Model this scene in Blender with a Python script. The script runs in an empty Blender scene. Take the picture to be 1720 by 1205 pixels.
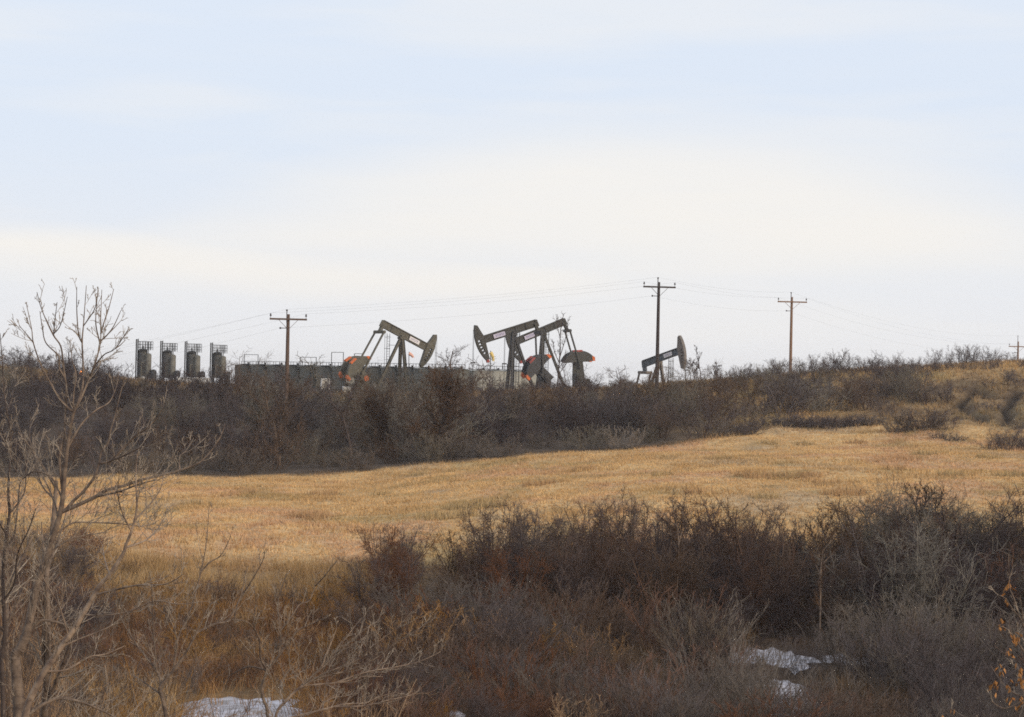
import bpy, math, random
import numpy as np
from mathutils import Vector, Matrix, Euler

SC = bpy.context.scene
COL = SC.collection
R = math.radians

# ------------------------------------------------------------------ camera
F = 4425.0                      # focal length in photograph pixels (1720 wide)
CU, CV = 860.0, 602.5
PITCH, ROLL = 0.486, 1.2
HZ = 640.0                      # row of eye level at the photograph's centre column
cd = bpy.data.cameras.new('camera')
cam = bpy.data.objects.new('camera', cd)
COL.objects.link(cam)
SC.camera = cam
cd.sensor_width = 36.0
cd.sensor_fit = 'HORIZONTAL'
cd.lens = F / 1720.0 * 36.0
cd.clip_start = 0.2
cd.clip_end = 9000
CAMROT = Euler((R(90 + PITCH), 0, 0)).to_matrix() @ Matrix.Rotation(R(ROLL), 3, 'Z')
cam.matrix_world = CAMROT.to_4x4()

# ------------------------------------------------------------------ light
SUN_EL, SUN_AZ = 17.0, 128.0        # azimuth clockwise from the view axis (+y)
w = bpy.data.worlds.new('World')
SC.world = w
w.use_nodes = True
nt = w.node_tree
nt.nodes.clear()
N = nt.nodes.new
L = nt.links.new


def mth(op, a, b=None, c=None, clamp=False):
    n = N('ShaderNodeMath')
    n.operation = op
    n.use_clamp = clamp
    for i, v in enumerate((a, b, c)):
        if v is None:
            continue
        if isinstance(v, (int, float)):
            n.inputs[i].default_value = v
        else:
            L(v, n.inputs[i])
    return n.outputs[0]


def sstep(v, lo, hi):
    n = N('ShaderNodeMapRange')
    n.interpolation_type = 'SMOOTHSTEP'
    L(v, n.inputs[0])
    for i, q in ((1, lo), (2, hi), (3, 0.0), (4, 1.0)):
        if isinstance(q, (int, float)):
            n.inputs[i].default_value = q
        else:
            L(q, n.inputs[i])
    return n.outputs[0]


out = N('ShaderNodeOutputWorld')
bg = N('ShaderNodeBackground')
bg.inputs[1].default_value = 0.1
sky = N('ShaderNodeTexSky')
sky.sky_type = 'NISHITA'
sky.sun_disc = False
sky.sun_elevation = R(SUN_EL)
sky.sun_rotation = R(SUN_AZ)
sky.air_density = 1.0
sky.dust_density = 2.0
tc = N('ShaderNodeTexCoord')
sep = N('ShaderNodeSeparateXYZ')
L(tc.outputs['Generated'], sep.inputs[0])
dx, dy, dz = sep.outputs
# broad soft stratus: noise over the direction, stretched along the horizon
mp = N('ShaderNodeMapping')
mp.inputs['Scale'].default_value = (2.2, 2.2, 17.0)
mp.inputs['Rotation'].default_value = (0, R(2.0), 0)
mp.inputs['Location'].default_value = (3.1, 0.4, 0.62)
L(tc.outputs['Generated'], mp.inputs[0])
nz = N('ShaderNodeTexNoise')
nz.inputs['Scale'].default_value = 2.0
nz.inputs['Detail'].default_value = 3.0
nz.inputs['Roughness'].default_value = 0.42
L(mp.outputs[0], nz.inputs[0])
nv = nz.outputs[0]
# the long cream bank of cloud that arches over the wells
wob = mth('MULTIPLY', mth('SUBTRACT', nv, 0.5), 0.035)
q = mth('SUBTRACT', dx, 0.055)
edge = mth('ADD', mth('SUBTRACT', 0.099, mth('MULTIPLY', mth('MULTIPLY', q, q), 1.15)), wob)
top = mth('SUBTRACT', 1.0, sstep(mth('SUBTRACT', dz, edge), -0.034, 0.016))
low = sstep(mth('ADD', dz, wob), 0.030, 0.062)
bank = mth('MULTIPLY', top, low)
# a lower streak on the left
s2 = mth('SUBTRACT', dz, mth('ADD', mth('ADD', 0.034, mth('MULTIPLY', dx, -0.05)), wob))
streak = mth('MULTIPLY', sstep(s2, -0.016, 0.0), mth('SUBTRACT', 1.0, sstep(s2, 0.0, 0.017)))
streak = mth('MULTIPLY', streak, mth('SUBTRACT', 1.0, sstep(dx, 0.0, 0.09)))
mp2 = N('ShaderNodeMapping')
mp2.inputs['Scale'].default_value = (7, 7, 60.0)
mp2.inputs['Rotation'].default_value = (0, R(-3.0), 0)
L(tc.outputs['Generated'], mp2.inputs[0])
nw = N('ShaderNodeTexNoise')
nw.inputs['Scale'].default_value = 2.0
nw.inputs['Detail'].default_value = 6.0
nw.inputs['Roughness'].default_value = 0.55
nw.inputs['Distortion'].default_value = 0.6
L(mp2.outputs[0], nw.inputs[0])
wisp = mth('MULTIPLY', mth('SUBTRACT', nw.outputs[0], 0.5), 0.55)
gen = sstep(mth('ADD', nv, mth('MULTIPLY', wisp, 0.25)), 0.42, 0.68)
cl = mth('MAXIMUM', mth('MAXIMUM', mth('MULTIPLY', bank, 0.92), mth('MULTIPLY', streak, 0.95)), mth('MULTIPLY', gen, 0.38))
cl = mth('ADD', cl, mth('MULTIPLY', wisp, 0.55), clamp=True)
SKY_BLUE = (7.7, 8.5, 9.75, 1)
SKY_CREAM = (9.75, 9.45, 9.05, 1)
SKY_GREY = (9.1, 9.1, 9.25, 1)
low_mix = mth('SUBTRACT', 1.0, sstep(dz, 0.0, 0.10))
m0 = N('ShaderNodeMix'); m0.data_type = 'RGBA'
L(low_mix, m0.inputs[0]); m0.inputs[6].default_value = SKY_BLUE; m0.inputs[7].default_value = SKY_GREY
m1 = N('ShaderNodeMix'); m1.data_type = 'RGBA'
L(cl, m1.inputs[0]); L(m0.outputs[2], m1.inputs[6]); m1.inputs[7].default_value = SKY_CREAM
m2 = N('ShaderNodeMix'); m2.data_type = 'RGBA'
m2.inputs[0].default_value = 0.93
L(sky.outputs[0], m2.inputs[6]); L(m1.outputs[2], m2.inputs[7])
L(m2.outputs[2], bg.inputs[0])
L(bg.outputs[0], out.inputs[0])

sd = bpy.data.lights.new('sun', 'SUN')
sun = bpy.data.objects.new('sun', sd)
COL.objects.link(sun)
sd.energy = 2.2
sd.angle = R(10)
sd.color = (1.0, 0.86, 0.68)
az, el = R(SUN_AZ), R(SUN_EL)
sv = Vector((math.sin(az) * math.cos(el), math.cos(az) * math.cos(el), math.sin(el)))
sun.rotation_euler = sv.to_track_quat('Z', 'Y').to_euler()

SC.view_settings.view_transform = 'Standard'
SC.view_settings.look = 'None'
SC.view_settings.exposure = 0.0
SC.view_settings.gamma = 1.0
SC.cycles.max_bounces = 5
SC.cycles.diffuse_bounces = 3
SC.cycles.transparent_max_bounces = 4
SC.cycles.filter_width = 1.7
SC.cycles.use_denoising = False

# ------------------------------------------------------------------ helpers


def pix(u, v, d):
    """World point at depth d (metres along +y) seen at photograph pixel (u, v)."""
    k = CAMROT @ Vector(((u - CU) / F, -(v - CV) / F, -1.0))
    return k * (d / k.y)


CAMINV = CAMROT.transposed()


def proj(p):
    c = CAMINV @ Vector(p)
    return CU + F * c.x / -c.z, CV - F * c.y / -c.z


_rng = np.random.RandomState(5)
_LAT = _rng.rand(256, 256).astype(np.float64)


def vnoise(x, y):
    xi = np.floor(x).astype(int); yi = np.floor(y).astype(int)
    fx = x - xi; fy = y - yi
    fx = fx * fx * (3 - 2 * fx); fy = fy * fy * (3 - 2 * fy)
    a = _LAT[xi % 256, yi % 256]; b = _LAT[(xi + 1) % 256, yi % 256]
    c = _LAT[xi % 256, (yi + 1) % 256]; d = _LAT[(xi + 1) % 256, (yi + 1) % 256]
    return (a * (1 - fx) + b * fx) * (1 - fy) + (c * (1 - fx) + d * fx) * fy


def fbm(x, y, oct=4, gain=0.5):
    s = 0; a = 1; t = 0
    for i in range(oct):
        s = s + a * vnoise(x * 2 ** i + 17.3 * i, y * 2 ** i + 9.1 * i)
        t += a; a *= gain
    return s / t


def np_mesh(name, verts, faces_flat, nper, mat=None, colors=None, smooth=False):
    me = bpy.data.meshes.new(name)
    verts = np.asarray(verts, dtype=np.float32)
    ff = np.asarray(faces_flat, dtype=np.int32).ravel()
    nf = len(ff) // nper
    me.vertices.add(len(verts)); me.vertices.foreach_set('co', verts.ravel())
    me.loops.add(len(ff)); me.loops.foreach_set('vertex_index', ff)
    me.polygons.add(nf)
    me.polygons.foreach_set('loop_start', np.arange(0, nf * nper, nper, dtype=np.int32))
    me.polygons.foreach_set('loop_total', np.full(nf, nper, dtype=np.int32))
    if smooth:
        me.polygons.foreach_set('use_smooth', np.ones(nf, dtype=bool))
    if colors is not None:
        at = me.color_attributes.new('tint', 'FLOAT_COLOR', 'POINT')
        c = np.ones((len(verts), 4), dtype=np.float32); c[:, :3] = colors
        at.data.foreach_set('color', c.ravel())
    me.update(calc_edges=True)
    if mat:
        me.materials.append(mat)
    return me


def link(name, data, parent=None, loc=None):
    o = bpy.data.objects.new(name, data)
    COL.objects.link(o)
    if parent is not None:
        o.parent = parent
    if loc is not None:
        o.location = loc
    return o


def tag(o, label=None, cat=None, group=None, kind=None):
    if label: o['label'] = label
    if cat: o['category'] = cat
    if group: o['group'] = group
    if kind: o['kind'] = kind
    return o


def thing(name, label, cat, loc=(0, 0, 0), rz=0.0, group=None):
    o = bpy.data.objects.new(name, None)
    o.empty_display_size = 0.3
    COL.objects.link(o)
    o.location = loc
    o.rotation_euler = (0, 0, rz)
    return tag(o, label, cat, group)


def frame_of(d):
    d = d.normalized()
    a = Vector((0, 0, 1)) if abs(d.z) < 0.9 else Vector((1, 0, 0))
    x = d.cross(a).normalized()
    return x, d.cross(x).normalized()


class MB:
    """Collects solids and links them as one mesh object."""

    def __init__(s):
        s.v = []; s.f = []

    def add(s, vs, fs):
        o = len(s.v)
        s.v += [tuple(p) for p in vs]
        s.f += [tuple(i + o for i in f) for f in fs]
        return s

    def box(s, c, size, M=None):
        hx, hy, hz = (q / 2 for q in size)
        vs = [Vector((c[0] + x, c[1] + y, c[2] + z)) for x in (-hx, hx) for y in (-hy, hy) for z in (-hz, hz)]
        if M is not None: vs = [M @ p for p in vs]
        return s.add(vs, [(0, 1, 3, 2), (4, 6, 7, 5), (0, 4, 5, 1), (2, 3, 7, 6), (0, 2, 6, 4), (1, 5, 7, 3)])

    def bar(s, p, q, wx, wy=None, M=None, up=None):
        p, q = Vector(p), Vector(q)
        wy = wy or wx
        d = (q - p).normalized()
        if up is None:
            x, y = frame_of(d)
        else:
            x = d.cross(Vector(up)).normalized(); y = x.cross(d).normalized()
        vs = [e + x * (sx * wx / 2) + y * (sy * wy / 2) for e in (p, q) for sx, sy in ((-1, -1), (1, -1), (1, 1), (-1, 1))]
        if M is not None: vs = [M @ t for t in vs]
        return s.add(vs, [(3, 2, 1, 0), (4, 5, 6, 7)] + [(i, (i + 1) % 4, 4 + (i + 1) % 4, 4 + i) for i in range(4)])

    def ibeam(s, p, q, h, wd, up=(0, 0, 1), M=None):
        p, q = Vector(p), Vector(q); d = (q - p).normalized()
        lat = d.cross(Vector(up)).normalized(); upv = lat.cross(d).normalized()
        t = h * 0.09
        s.bar(p + upv * (h / 2 - t / 2), q + upv * (h / 2 - t / 2), wd, t, M, up)
        s.bar(p - upv * (h / 2 - t / 2), q - upv * (h / 2 - t / 2), wd, t, M, up)
        s.bar(p, q, wd * 0.25, h - 2 * t, M, up)
        n = 5
        for i in range(n + 1):       # web stiffeners
            c = p.lerp(q, (i + 0.02) / (n + 0.04))
            s.bar(c - d * 0.03, c + d * 0.03, wd * 0.8, h - 2.1 * t, M, up)
        return s

    def cyl(s, p, q, r0, r1=None, n=12, cap=True, M=None):
        p, q = Vector(p), Vector(q)
        r1 = r0 if r1 is None else r1
        x, y = frame_of(q - p)
        vs = []
        for e, r in ((p, r0), (q, r1)):
            for i in range(n):
                a = 2 * math.pi * i / n
                vs.append(e + x * (math.cos(a) * r) + y * (math.sin(a) * r))
        if M is not None: vs = [M @ t for t in vs]
        fs = [(i, (i + 1) % n, n + (i + 1) % n, n + i) for i in range(n)]
        if cap: fs += [tuple(range(n - 1, -1, -1)), tuple(range(n, 2 * n))]
        return s.add(vs, fs)

    def lathe(s, prof, c=(0, 0, 0), n=24, M=None):
        """profile of (r, z), revolved about the vertical through c"""
        vs = []; fs = []
        for r, z in prof:
            for i in range(n):
                a = 2 * math.pi * i / n
                vs.append(Vector((c[0] + r * math.cos(a), c[1] + r * math.sin(a), c[2] + z)))
        for k in range(len(prof) - 1):
            for i in range(n):
                j = (i + 1) % n
                fs.append((k * n + i, k * n + j, (k + 1) * n + j, (k + 1) * n + i))
        fs.append(tuple(range(n - 1, -1, -1))); fs.append(tuple(range((len(prof) - 1) * n, len(prof) * n)))
        if M is not None: vs = [M @ t for t in vs]
        return s.add(vs, fs)

    def sheet(s, pts2, faces, th, M):
        """flat plate with holes: 2-D points + quads in the x-z plane, extruded along y; sides only on outline edges"""
        n = len(pts2)
        vs = [M @ Vector((x, -th / 2, z)) for x, z in pts2] + [M @ Vector((x, th / 2, z)) for x, z in pts2]
        fs = []; cnt = {}
        for f in faces:
            fs.append(tuple(f)); fs.append(tuple(i + n for i in reversed(f)))
            for i in range(len(f)):
                a, b = f[i], f[(i + 1) % len(f)]
                cnt.setdefault((min(a, b), max(a, b)), []).append((a, b))
        for l in cnt.values():
            if len(l) == 1:
                a, b = l[0]
                fs.append((b, a, a + n, b + n))
        return s.add(vs, fs)

    def build(s, name, mat, parent=None, smooth=False, bevel=0.0):
        me = bpy.data.meshes.new(name)
        me.from_pydata(s.v, [], s.f)
        me.materials.append(mat)
        if smooth:
            me.polygons.foreach_set('use_smooth', [True] * len(me.polygons))
            me.set_sharp_from_angle(angle=R(38))
        me.update()
        o = link(name, me, parent)
        if bevel:
            b = o.modifiers.new('edge', 'BEVEL'); b.width = bevel; b.segments = 2; b.limit_method = 'ANGLE'
        return o


# ------------------------------------------------------------------ materials


def material(name, col, rough=0.8, var=0.25, scale=3.0, col2=None, metallic=0.0, bump=0.0, rnd=0.0, stretch=None, spec=0.3):
    m = bpy.data.materials.new(name)
    m.use_nodes = True
    t = m.node_tree; b = t.nodes['Principled BSDF']
    b.inputs['Roughness'].default_value = rough
    b.inputs['Metallic'].default_value = metallic
    b.inputs['Specular IOR Level'].default_value = spec
    co = t.nodes.new('ShaderNodeTexCoord')
    nz = t.nodes.new('ShaderNodeTexNoise')
    nz.inputs['Scale'].default_value = scale; nz.inputs['Detail'].default_value = 5
    src = co.outputs['Object']
    if stretch:
        mp = t.nodes.new('ShaderNodeMapping'); mp.inputs['Scale'].default_value = stretch
        t.links.new(src, mp.inputs[0]); src = mp.outputs[0]
    t.links.new(src, nz.inputs['Vector'])
    rp = t.nodes.new('ShaderNodeValToRGB')
    c2 = col2 or tuple(c * (1 - var) for c in col)
    rp.color_ramp.elements[0].position = 0.35; rp.color_ramp.elements[1].position = 0.68
    rp.color_ramp.elements[0].color = (*c2, 1)
    rp.color_ramp.elements[1].color = (*(min(1, c * (1 + var * 0.4)) for c in col), 1)
    t.links.new(nz.outputs[0], rp.inputs[0])
    o = rp.outputs[0]
    if rnd:
        oi = t.nodes.new('ShaderNodeObjectInfo')
        mr = t.nodes.new('ShaderNodeMapRange')
        mr.inputs[3].default_value = 1 - rnd; mr.inputs[4].default_value = 1 + rnd
        t.links.new(oi.outputs['Random'], mr.inputs[0])
        hs = t.nodes.new('ShaderNodeHueSaturation')
        t.links.new(mr.outputs[0], hs.inputs['Value']); t.links.new(o, hs.inputs['Color'])
        mr2 = t.nodes.new('ShaderNodeMapRange')
        mr2.inputs[3].default_value = 1 + rnd; mr2.inputs[4].default_value = 1 - rnd
        t.links.new(oi.outputs['Random'], mr2.inputs[0]); t.links.new(mr2.outputs[0], hs.inputs['Saturation'])
        o = hs.outputs[0]
    t.links.new(o, b.inputs['Base Color'])
    if bump:
        bp = t.nodes.new('ShaderNodeBump'); bp.inputs['Strength'].default_value = bump
        t.links.new(nz.outputs[0], bp.inputs['Height']); t.links.new(bp.outputs[0], b.inputs['Normal'])
    return m


def tint_material(name, rough=0.95, nscale=1.5, lo=0.8, hi=1.2, bump=0.0, fine=9.0):
    """albedo from the 'tint' vertex colour (what grows where, plus some painted shade), broken up by noise"""
    m = bpy.data.materials.new(name); m.use_nodes = True
    t = m.node_tree; b = t.nodes['Principled BSDF']
    b.inputs['Roughness'].default_value = rough
    b.inputs['Specular IOR Level'].default_value = 0.1
    at = t.nodes.new('ShaderNodeVertexColor'); at.layer_name = 'tint'
    o = at.outputs[0]
    if nscale:
        co = t.nodes.new('ShaderNodeTexCoord')
        mx = []
        for sc_ in (nscale, fine):
            nz = t.nodes.new('ShaderNodeTexNoise'); nz.inputs['Scale'].default_value = sc_; nz.inputs['Detail'].default_value = 6
            t.links.new(co.outputs['Object'], nz.inputs[0])
            mr = t.nodes.new('ShaderNodeMapRange')
            mr.inputs[1].default_value = 0.3; mr.inputs[2].default_value = 0.7
            mr.inputs[3].default_value = lo; mr.inputs[4].default_value = hi
            t.links.new(nz.outputs[0], mr.inputs[0]); mx.append(mr.outputs[0])
        mu = t.nodes.new('ShaderNodeMath'); mu.operation = 'MULTIPLY'
        t.links.new(mx[0], mu.inputs[0]); t.links.new(mx[1], mu.inputs[1])
        vm = t.nodes.new('ShaderNodeVectorMath'); vm.operation = 'SCALE'
        t.links.new(o, vm.inputs[0]); t.links.new(mu.outputs[0], vm.inputs['Scale'])
        o = vm.outputs[0]
        if bump:
            bp = t.nodes.new('ShaderNodeBump'); bp.inputs['Strength'].default_value = bump; bp.inputs['Distance'].default_value = 0.3
            t.links.new(mu.outputs[0], bp.inputs['Height']); t.links.new(bp.outputs[0], b.inputs['Normal'])
    t.links.new(o, b.inputs['Base Color'])
    return m


M = dict(
    twig=material('twig_grey_purple', (.110, .082, .076), var=.3, scale=2, rnd=.22),
    twig_brown=material('twig_brown', (.118, .072, .046), var=.3, scale=2, rnd=.2),
    twig_red=material('twig_rust', (.165, .078, .043), var=.3, scale=2, rnd=.2),
    twig_grey=material('twig_pale_grey', (.150, .118, .095), var=.3, scale=2, rnd=.15),
    twig_near=material('twig_near_dark', (.066, .046, .043), var=.3, scale=2, rnd=.3),
    twig_near_brown=material('twig_near_brown', (.105, .062, .044), var=.3, scale=2, rnd=.3),
    twig_olive=material('twig_olive_grey', (.165, .135, .100), var=.35, scale=2, rnd=.25),
    twig_tan=material('twig_tan_grey', (.195, .152, .115), var=.35, scale=2, rnd=.25),
    weed=material('weed_ochre', (.36, .195, .072), var=.3, scale=1.2, rnd=.2),
    bark=material('bark_grey_brown', (.19, .135, .095), var=.45, scale=9, bump=.3, col2=(.085, .058, .044)),
    bark_dark=material('bark_dark', (.075, .052, .042), var=.4, scale=6, bump=.2),
    bark_pale=material('bark_pale', (.30, .215, .15), var=.4, scale=7, bump=.5, col2=(.12, .08, .06)),
    bark_twig=material('bark_twig', (.37, .295, .22), var=.35, scale=5, col2=(.19, .14, .105)),
    leaf=material('dead_leaf', (.40, .18, .055), var=.4, scale=20),
    wood=material('pole_wood', (.125, .078, .055), var=.4, scale=2.5, stretch=(6, 6, .7), bump=.2, rnd=.1),
    wood_light=material('pole_wood_orange_brown', (.235, .135, .08), var=.4, scale=2.5, stretch=(6, 6, .7), bump=.2),  # lighter, more orange than the other pole wood
    wood_shaded=material('pole_wood_shaded', (.055, .04, .036), var=.4, scale=2.5, stretch=(6, 6, .7), bump=.2),  # darker copy of the pole wood, shade put into the colour
    insul=material('insulator_glaze', (.10, .09, .09), rough=.3),
    wire=material('wire_metal', (.16, .16, .17), rough=.6, metallic=.3),
    olive=material('paint_olive', (.100, .088, .062), rough=.6, var=.3, scale=1.6),
    olive_dark=material('paint_olive_dark', (.050, .046, .038), rough=.6, var=.3, scale=1.6),
    bluegrey=material('shaded_blue_grey', (.085, .095, .105), rough=.6, var=.3, scale=1.6),  # bluish shade on the distant pumpjack's beam put into its colour
    taupe=material('sunlit_taupe', (.17, .145, .125), rough=.7, var=.3, scale=1.6),  # sunlit brown of the distant horsehead put into the colour, reused on its frame
    steel_dark=material('steel_dark', (.045, .042, .042), rough=.6, var=.3),
    orange=material('paint_orange', (.60, .135, .03), rough=.6, var=.25, scale=3),
    red=material('paint_red', (.33, .06, .045), rough=.6, var=.3, scale=3),
    plate=material('sign_plate', (.50, .46, .55), rough=.6, var=.12, scale=6),
    plate_white=material('sign_plate_white', (.72, .68, .66), rough=.6, var=.12, scale=6),
    ink=material('sign_ink', (.17, .15, .30), rough=.7, var=.1),
    tank=material('tank_paint', (.116, .112, .093), rough=.65, var=.28, scale=.9, stretch=(1, 1, .35), rnd=.10),
    tank_light=material('tank_paint_pale', (.31, .295, .25), rough=.65, var=.22, scale=.9, stretch=(1, 1, .35), rnd=.06),
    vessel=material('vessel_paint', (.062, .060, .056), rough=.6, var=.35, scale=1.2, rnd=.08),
    vessel_lit=material('vessel_paint_sunlit', (.150, .138, .112), rough=.6, var=.3, scale=1.2, rnd=.08),  # lighter copy of the vessel paint, sunlight put into the colour
    white=material('white_paint', (.74, .72, .69), rough=.6, var=.12, scale=2),
    offwhite=material('offwhite_paint', (.48, .44, .37), rough=.7, var=.2, scale=2),
    yellow=material('windsock_yellow', (.72, .53, .18), rough=.8, var=.1),
    salmon=material('windsock_orange', (.75, .42, .32), rough=.8, var=.1),
    snow=material('snow', (.52, .50, .545), rough=.7, var=.12, scale=2.6, bump=.5, col2=(.28, .25, .24)),  # base colour greyed to carry shade from the surrounding brush
    ground=tint_material('ground_cover', nscale=.7, fine=5.0, lo=.78, hi=1.22, bump=.5),
    grass=tint_material('grass_blades', nscale=0),
)
mf = bpy.data.materials.new('flame'); mf.use_nodes = True
_b = mf.node_tree.nodes['Principled BSDF']
_b.inputs['Base Color'].default_value = (.9, .3, .05, 1)
_b.inputs['Emission Color'].default_value = (1.0, .30, .05, 1)
_b.inputs['Emission Strength'].default_value = 2.6
mf2 = mf.copy(); mf2.name = 'flame_core'
mf2.node_tree.nodes['Principled BSDF'].inputs['Emission Color'].default_value = (1.0, .55, .18, 1)
mf2.node_tree.nodes['Principled BSDF'].inputs['Emission Strength'].default_value = 2.5

# ------------------------------------------------------------------ ground
# section heights (metres below/above the eye) by azimuth column and depth, surveyed off the photograph
COLS = [0, 300, 600, 900, 1200, 1450, 1720]
NEAR = [(-40, -2.0), (0, -1.7), (8, -2.0), (30, -5.4), (52, -8.3), (70, -9.0), (88, -8.8)]
SECT = {
    0:    [(105, -7.8), (117, -7.2), (130, -7.25), (186, -7.6), (195, -6.9), (215, -3.4), (240, -0.2), (262, 0.25), (300, -1.2)],
    300:  [(105, -7.8), (117, -7.2), (130, -7.15), (186, -7.5), (195, -6.8), (215, -3.7), (238, -1.15), (262, -1.3), (310, -2.2)],
    600:  [(104, -7.9), (114, -7.35), (130, -7.1), (189, -7.2), (198, -6.5), (217, -4.0), (240, -1.75), (262, -2.0), (310, -2.8)],
    900:  [(104, -7.7), (120, -6.6), (140, -6.25), (193, -5.6), (201, -5.1), (221, -3.0), (243, -1.0), (262, -1.2), (310, -2.2)],
    1200: [(100, -7.7), (120, -6.0), (140, -5.5), (198, -4.45), (206, -3.9), (224, -1.7), (243, 0.35), (262, 0.2), (310, -1.6)],
    1450: [(100, -7.5), (120, -5.8), (140, -5.2), (203, -3.9), (212, -3.1), (229, -0.9), (245, 1.55), (262, 1.9), (310, -.2)],
    1720: [(100, -7.5), (120, -5.8), (140, -5.1), (188, -3.95), (202, -2.8), (218, -0.9), (236, 2.2), (258, 2.9), (310, 0.6)],
}
FAR = [(360, -3.0), (430, -3.6), (600, -6.5), (1500, -18), (2600, -34), (6000, -90)]
DG = np.arange(-40, 620, 1.0)
UG = np.linspace(-700, 2420, 157)


def _grid():
    prof = []
    for c in COLS:
        p = NEAR + SECT[c] + FAR
        z = np.interp(DG, [a for a, _ in p], [b for _, b in p])
        prof.append(z)
    prof = np.array(prof)
    G = np.zeros((len(UG), len(DG)))
    for j in range(len(DG)):
        G[:, j] = np.interp(UG, COLS, prof[:, j])
    k = np.array([1, 2, 3, 4, 3, 2, 1.]); k /= k.sum()
    for _ in range(1):
        P = np.pad(G, ((0, 0), (3, 3)), mode='edge')
        G = sum(k[i] * P[:, i:i + len(DG)] for i in range(7))
    for _ in range(3):
        P = np.pad(G, ((3, 3), (0, 0)), mode='edge')
        G = sum(k[i] * P[i:i + len(UG), :] for i in range(7))
    return G


GRID = _grid()
GULLY_PX = [[(1636, 655, 236), (1627, 664, 233), (1613, 677, 228), (1625, 692, 222), (1649, 705, 217)],
         [(1712, 655, 232), (1702, 668, 228), (1690, 684, 222), (1693, 696, 217), (1687, 712, 212)],
         [(1640, 655, 237), (1668, 668, 231), (1690, 664, 230)]]
GULLY = []


def gully(x, y):
    best = np.full(np.shape(x), 1e9)
    for g in GULLY:
        for (ax, ay), (bx, by) in zip(g[:-1], g[1:]):
            ex, ey = bx - ax, by - ay
            t = np.clip(((x - ax) * ex + (y - ay) * ey) / (ex * ex + ey * ey), 0, 1)
            best = np.minimum(best, np.hypot(x - ax - t * ex, (y - ay - t * ey) * .6))
    return best


def height(x, y):
    x = np.asarray(x, dtype=float); y = np.asarray(y, dtype=float)
    yy = np.maximum(y, 30.0)
    u = np.clip(860 + F * x / yy, UG[0], UG[-1])
    d = np.clip(y, DG[0], DG[-1] - 1.001)
    fu = (u - UG[0]) / (UG[1] - UG[0]); fd = (d - DG[0]) / (DG[1] - DG[0])
    iu = np.clip(np.floor(fu).astype(int), 0, len(UG) - 2); idd = np.clip(np.floor(fd).astype(int), 0, len(DG) - 2)
    a = fu - iu; b = fd - idd
    z = (GRID[iu, idd] * (1 - a) + GRID[iu + 1, idd] * a) * (1 - b) + (GRID[iu, idd + 1] * (1 - a) + GRID[iu + 1, idd + 1] * a) * b
    far = np.interp(y, [a_ for a_, _ in FAR], [b_ for _, b_ in FAR])
    z = np.where(y > 600, far, z)
    # hummocks
    amp = np.interp(y, [0, 60, 100, 125, 185, 200, 235, 300, 900], [.25, .5, .5, .22, .22, .6, .45, .4, 1.5])
    z = z + amp * (fbm(x * .11 + 40, y * .11 + 3) - .5) * 2 + amp * .35 * (fbm(x * .5, y * .5 + 60, 3) - .5)
    gd = gully(x, y)
    z = z - 0.75 * np.exp(-(gd / 0.42) ** 2)
    return z


def hgt(x, y):
    return float(height(np.array([x]), np.array([y]))[0])


def spot(u, d):
    """point on the ground in azimuth column u at depth d"""
    v = 800.0
    for _ in range(3):
        p = pix(u, v, d)
        z = hgt(p.x, p.y)
        v = proj((p.x, p.y, z))[1]
    return Vector((p.x, p.y, z))


def ray_ground(u, v, d0=60, d1=262):
    """where the sight line of a photograph pixel meets the ground"""
    ds = np.arange(d0, d1, .3)
    a = pix(u, v, 1.0)
    below = height(a.x * ds, a.y * ds) >= a.z * ds
    if not below.any(): return None
    return a * float(ds[int(np.argmax(below))])


_g = [[ray_ground(a, b, 180) for a, b, _ in g] for g in GULLY_PX]
GULLY += [[(q_.x, q_.y) for q_ in g if q_ is not None] for g in _g]

# field limits (depth) by column
NEARED = ([-400, 0, 150, 300, 600, 760, 900, 1200, 1720, 2400], [113, 112, 107, 104, 104, 107, 108, 106, 106, 106])
FARED = ([-400, 0, 300, 600, 760, 900, 1100, 1200, 1300, 1450, 1720, 2400], [185, 186, 187, 190, 193, 195, 199, 201, 210, 212, 203, 203])


def lerp3(a, b, t):
    return a * (1 - t[:, None]) + b * t[:, None]


def sm(x, a, b):
    t = np.clip((x - a) / (b - a), 0, 1)
    return t * t * (3 - 2 * t)


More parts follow.
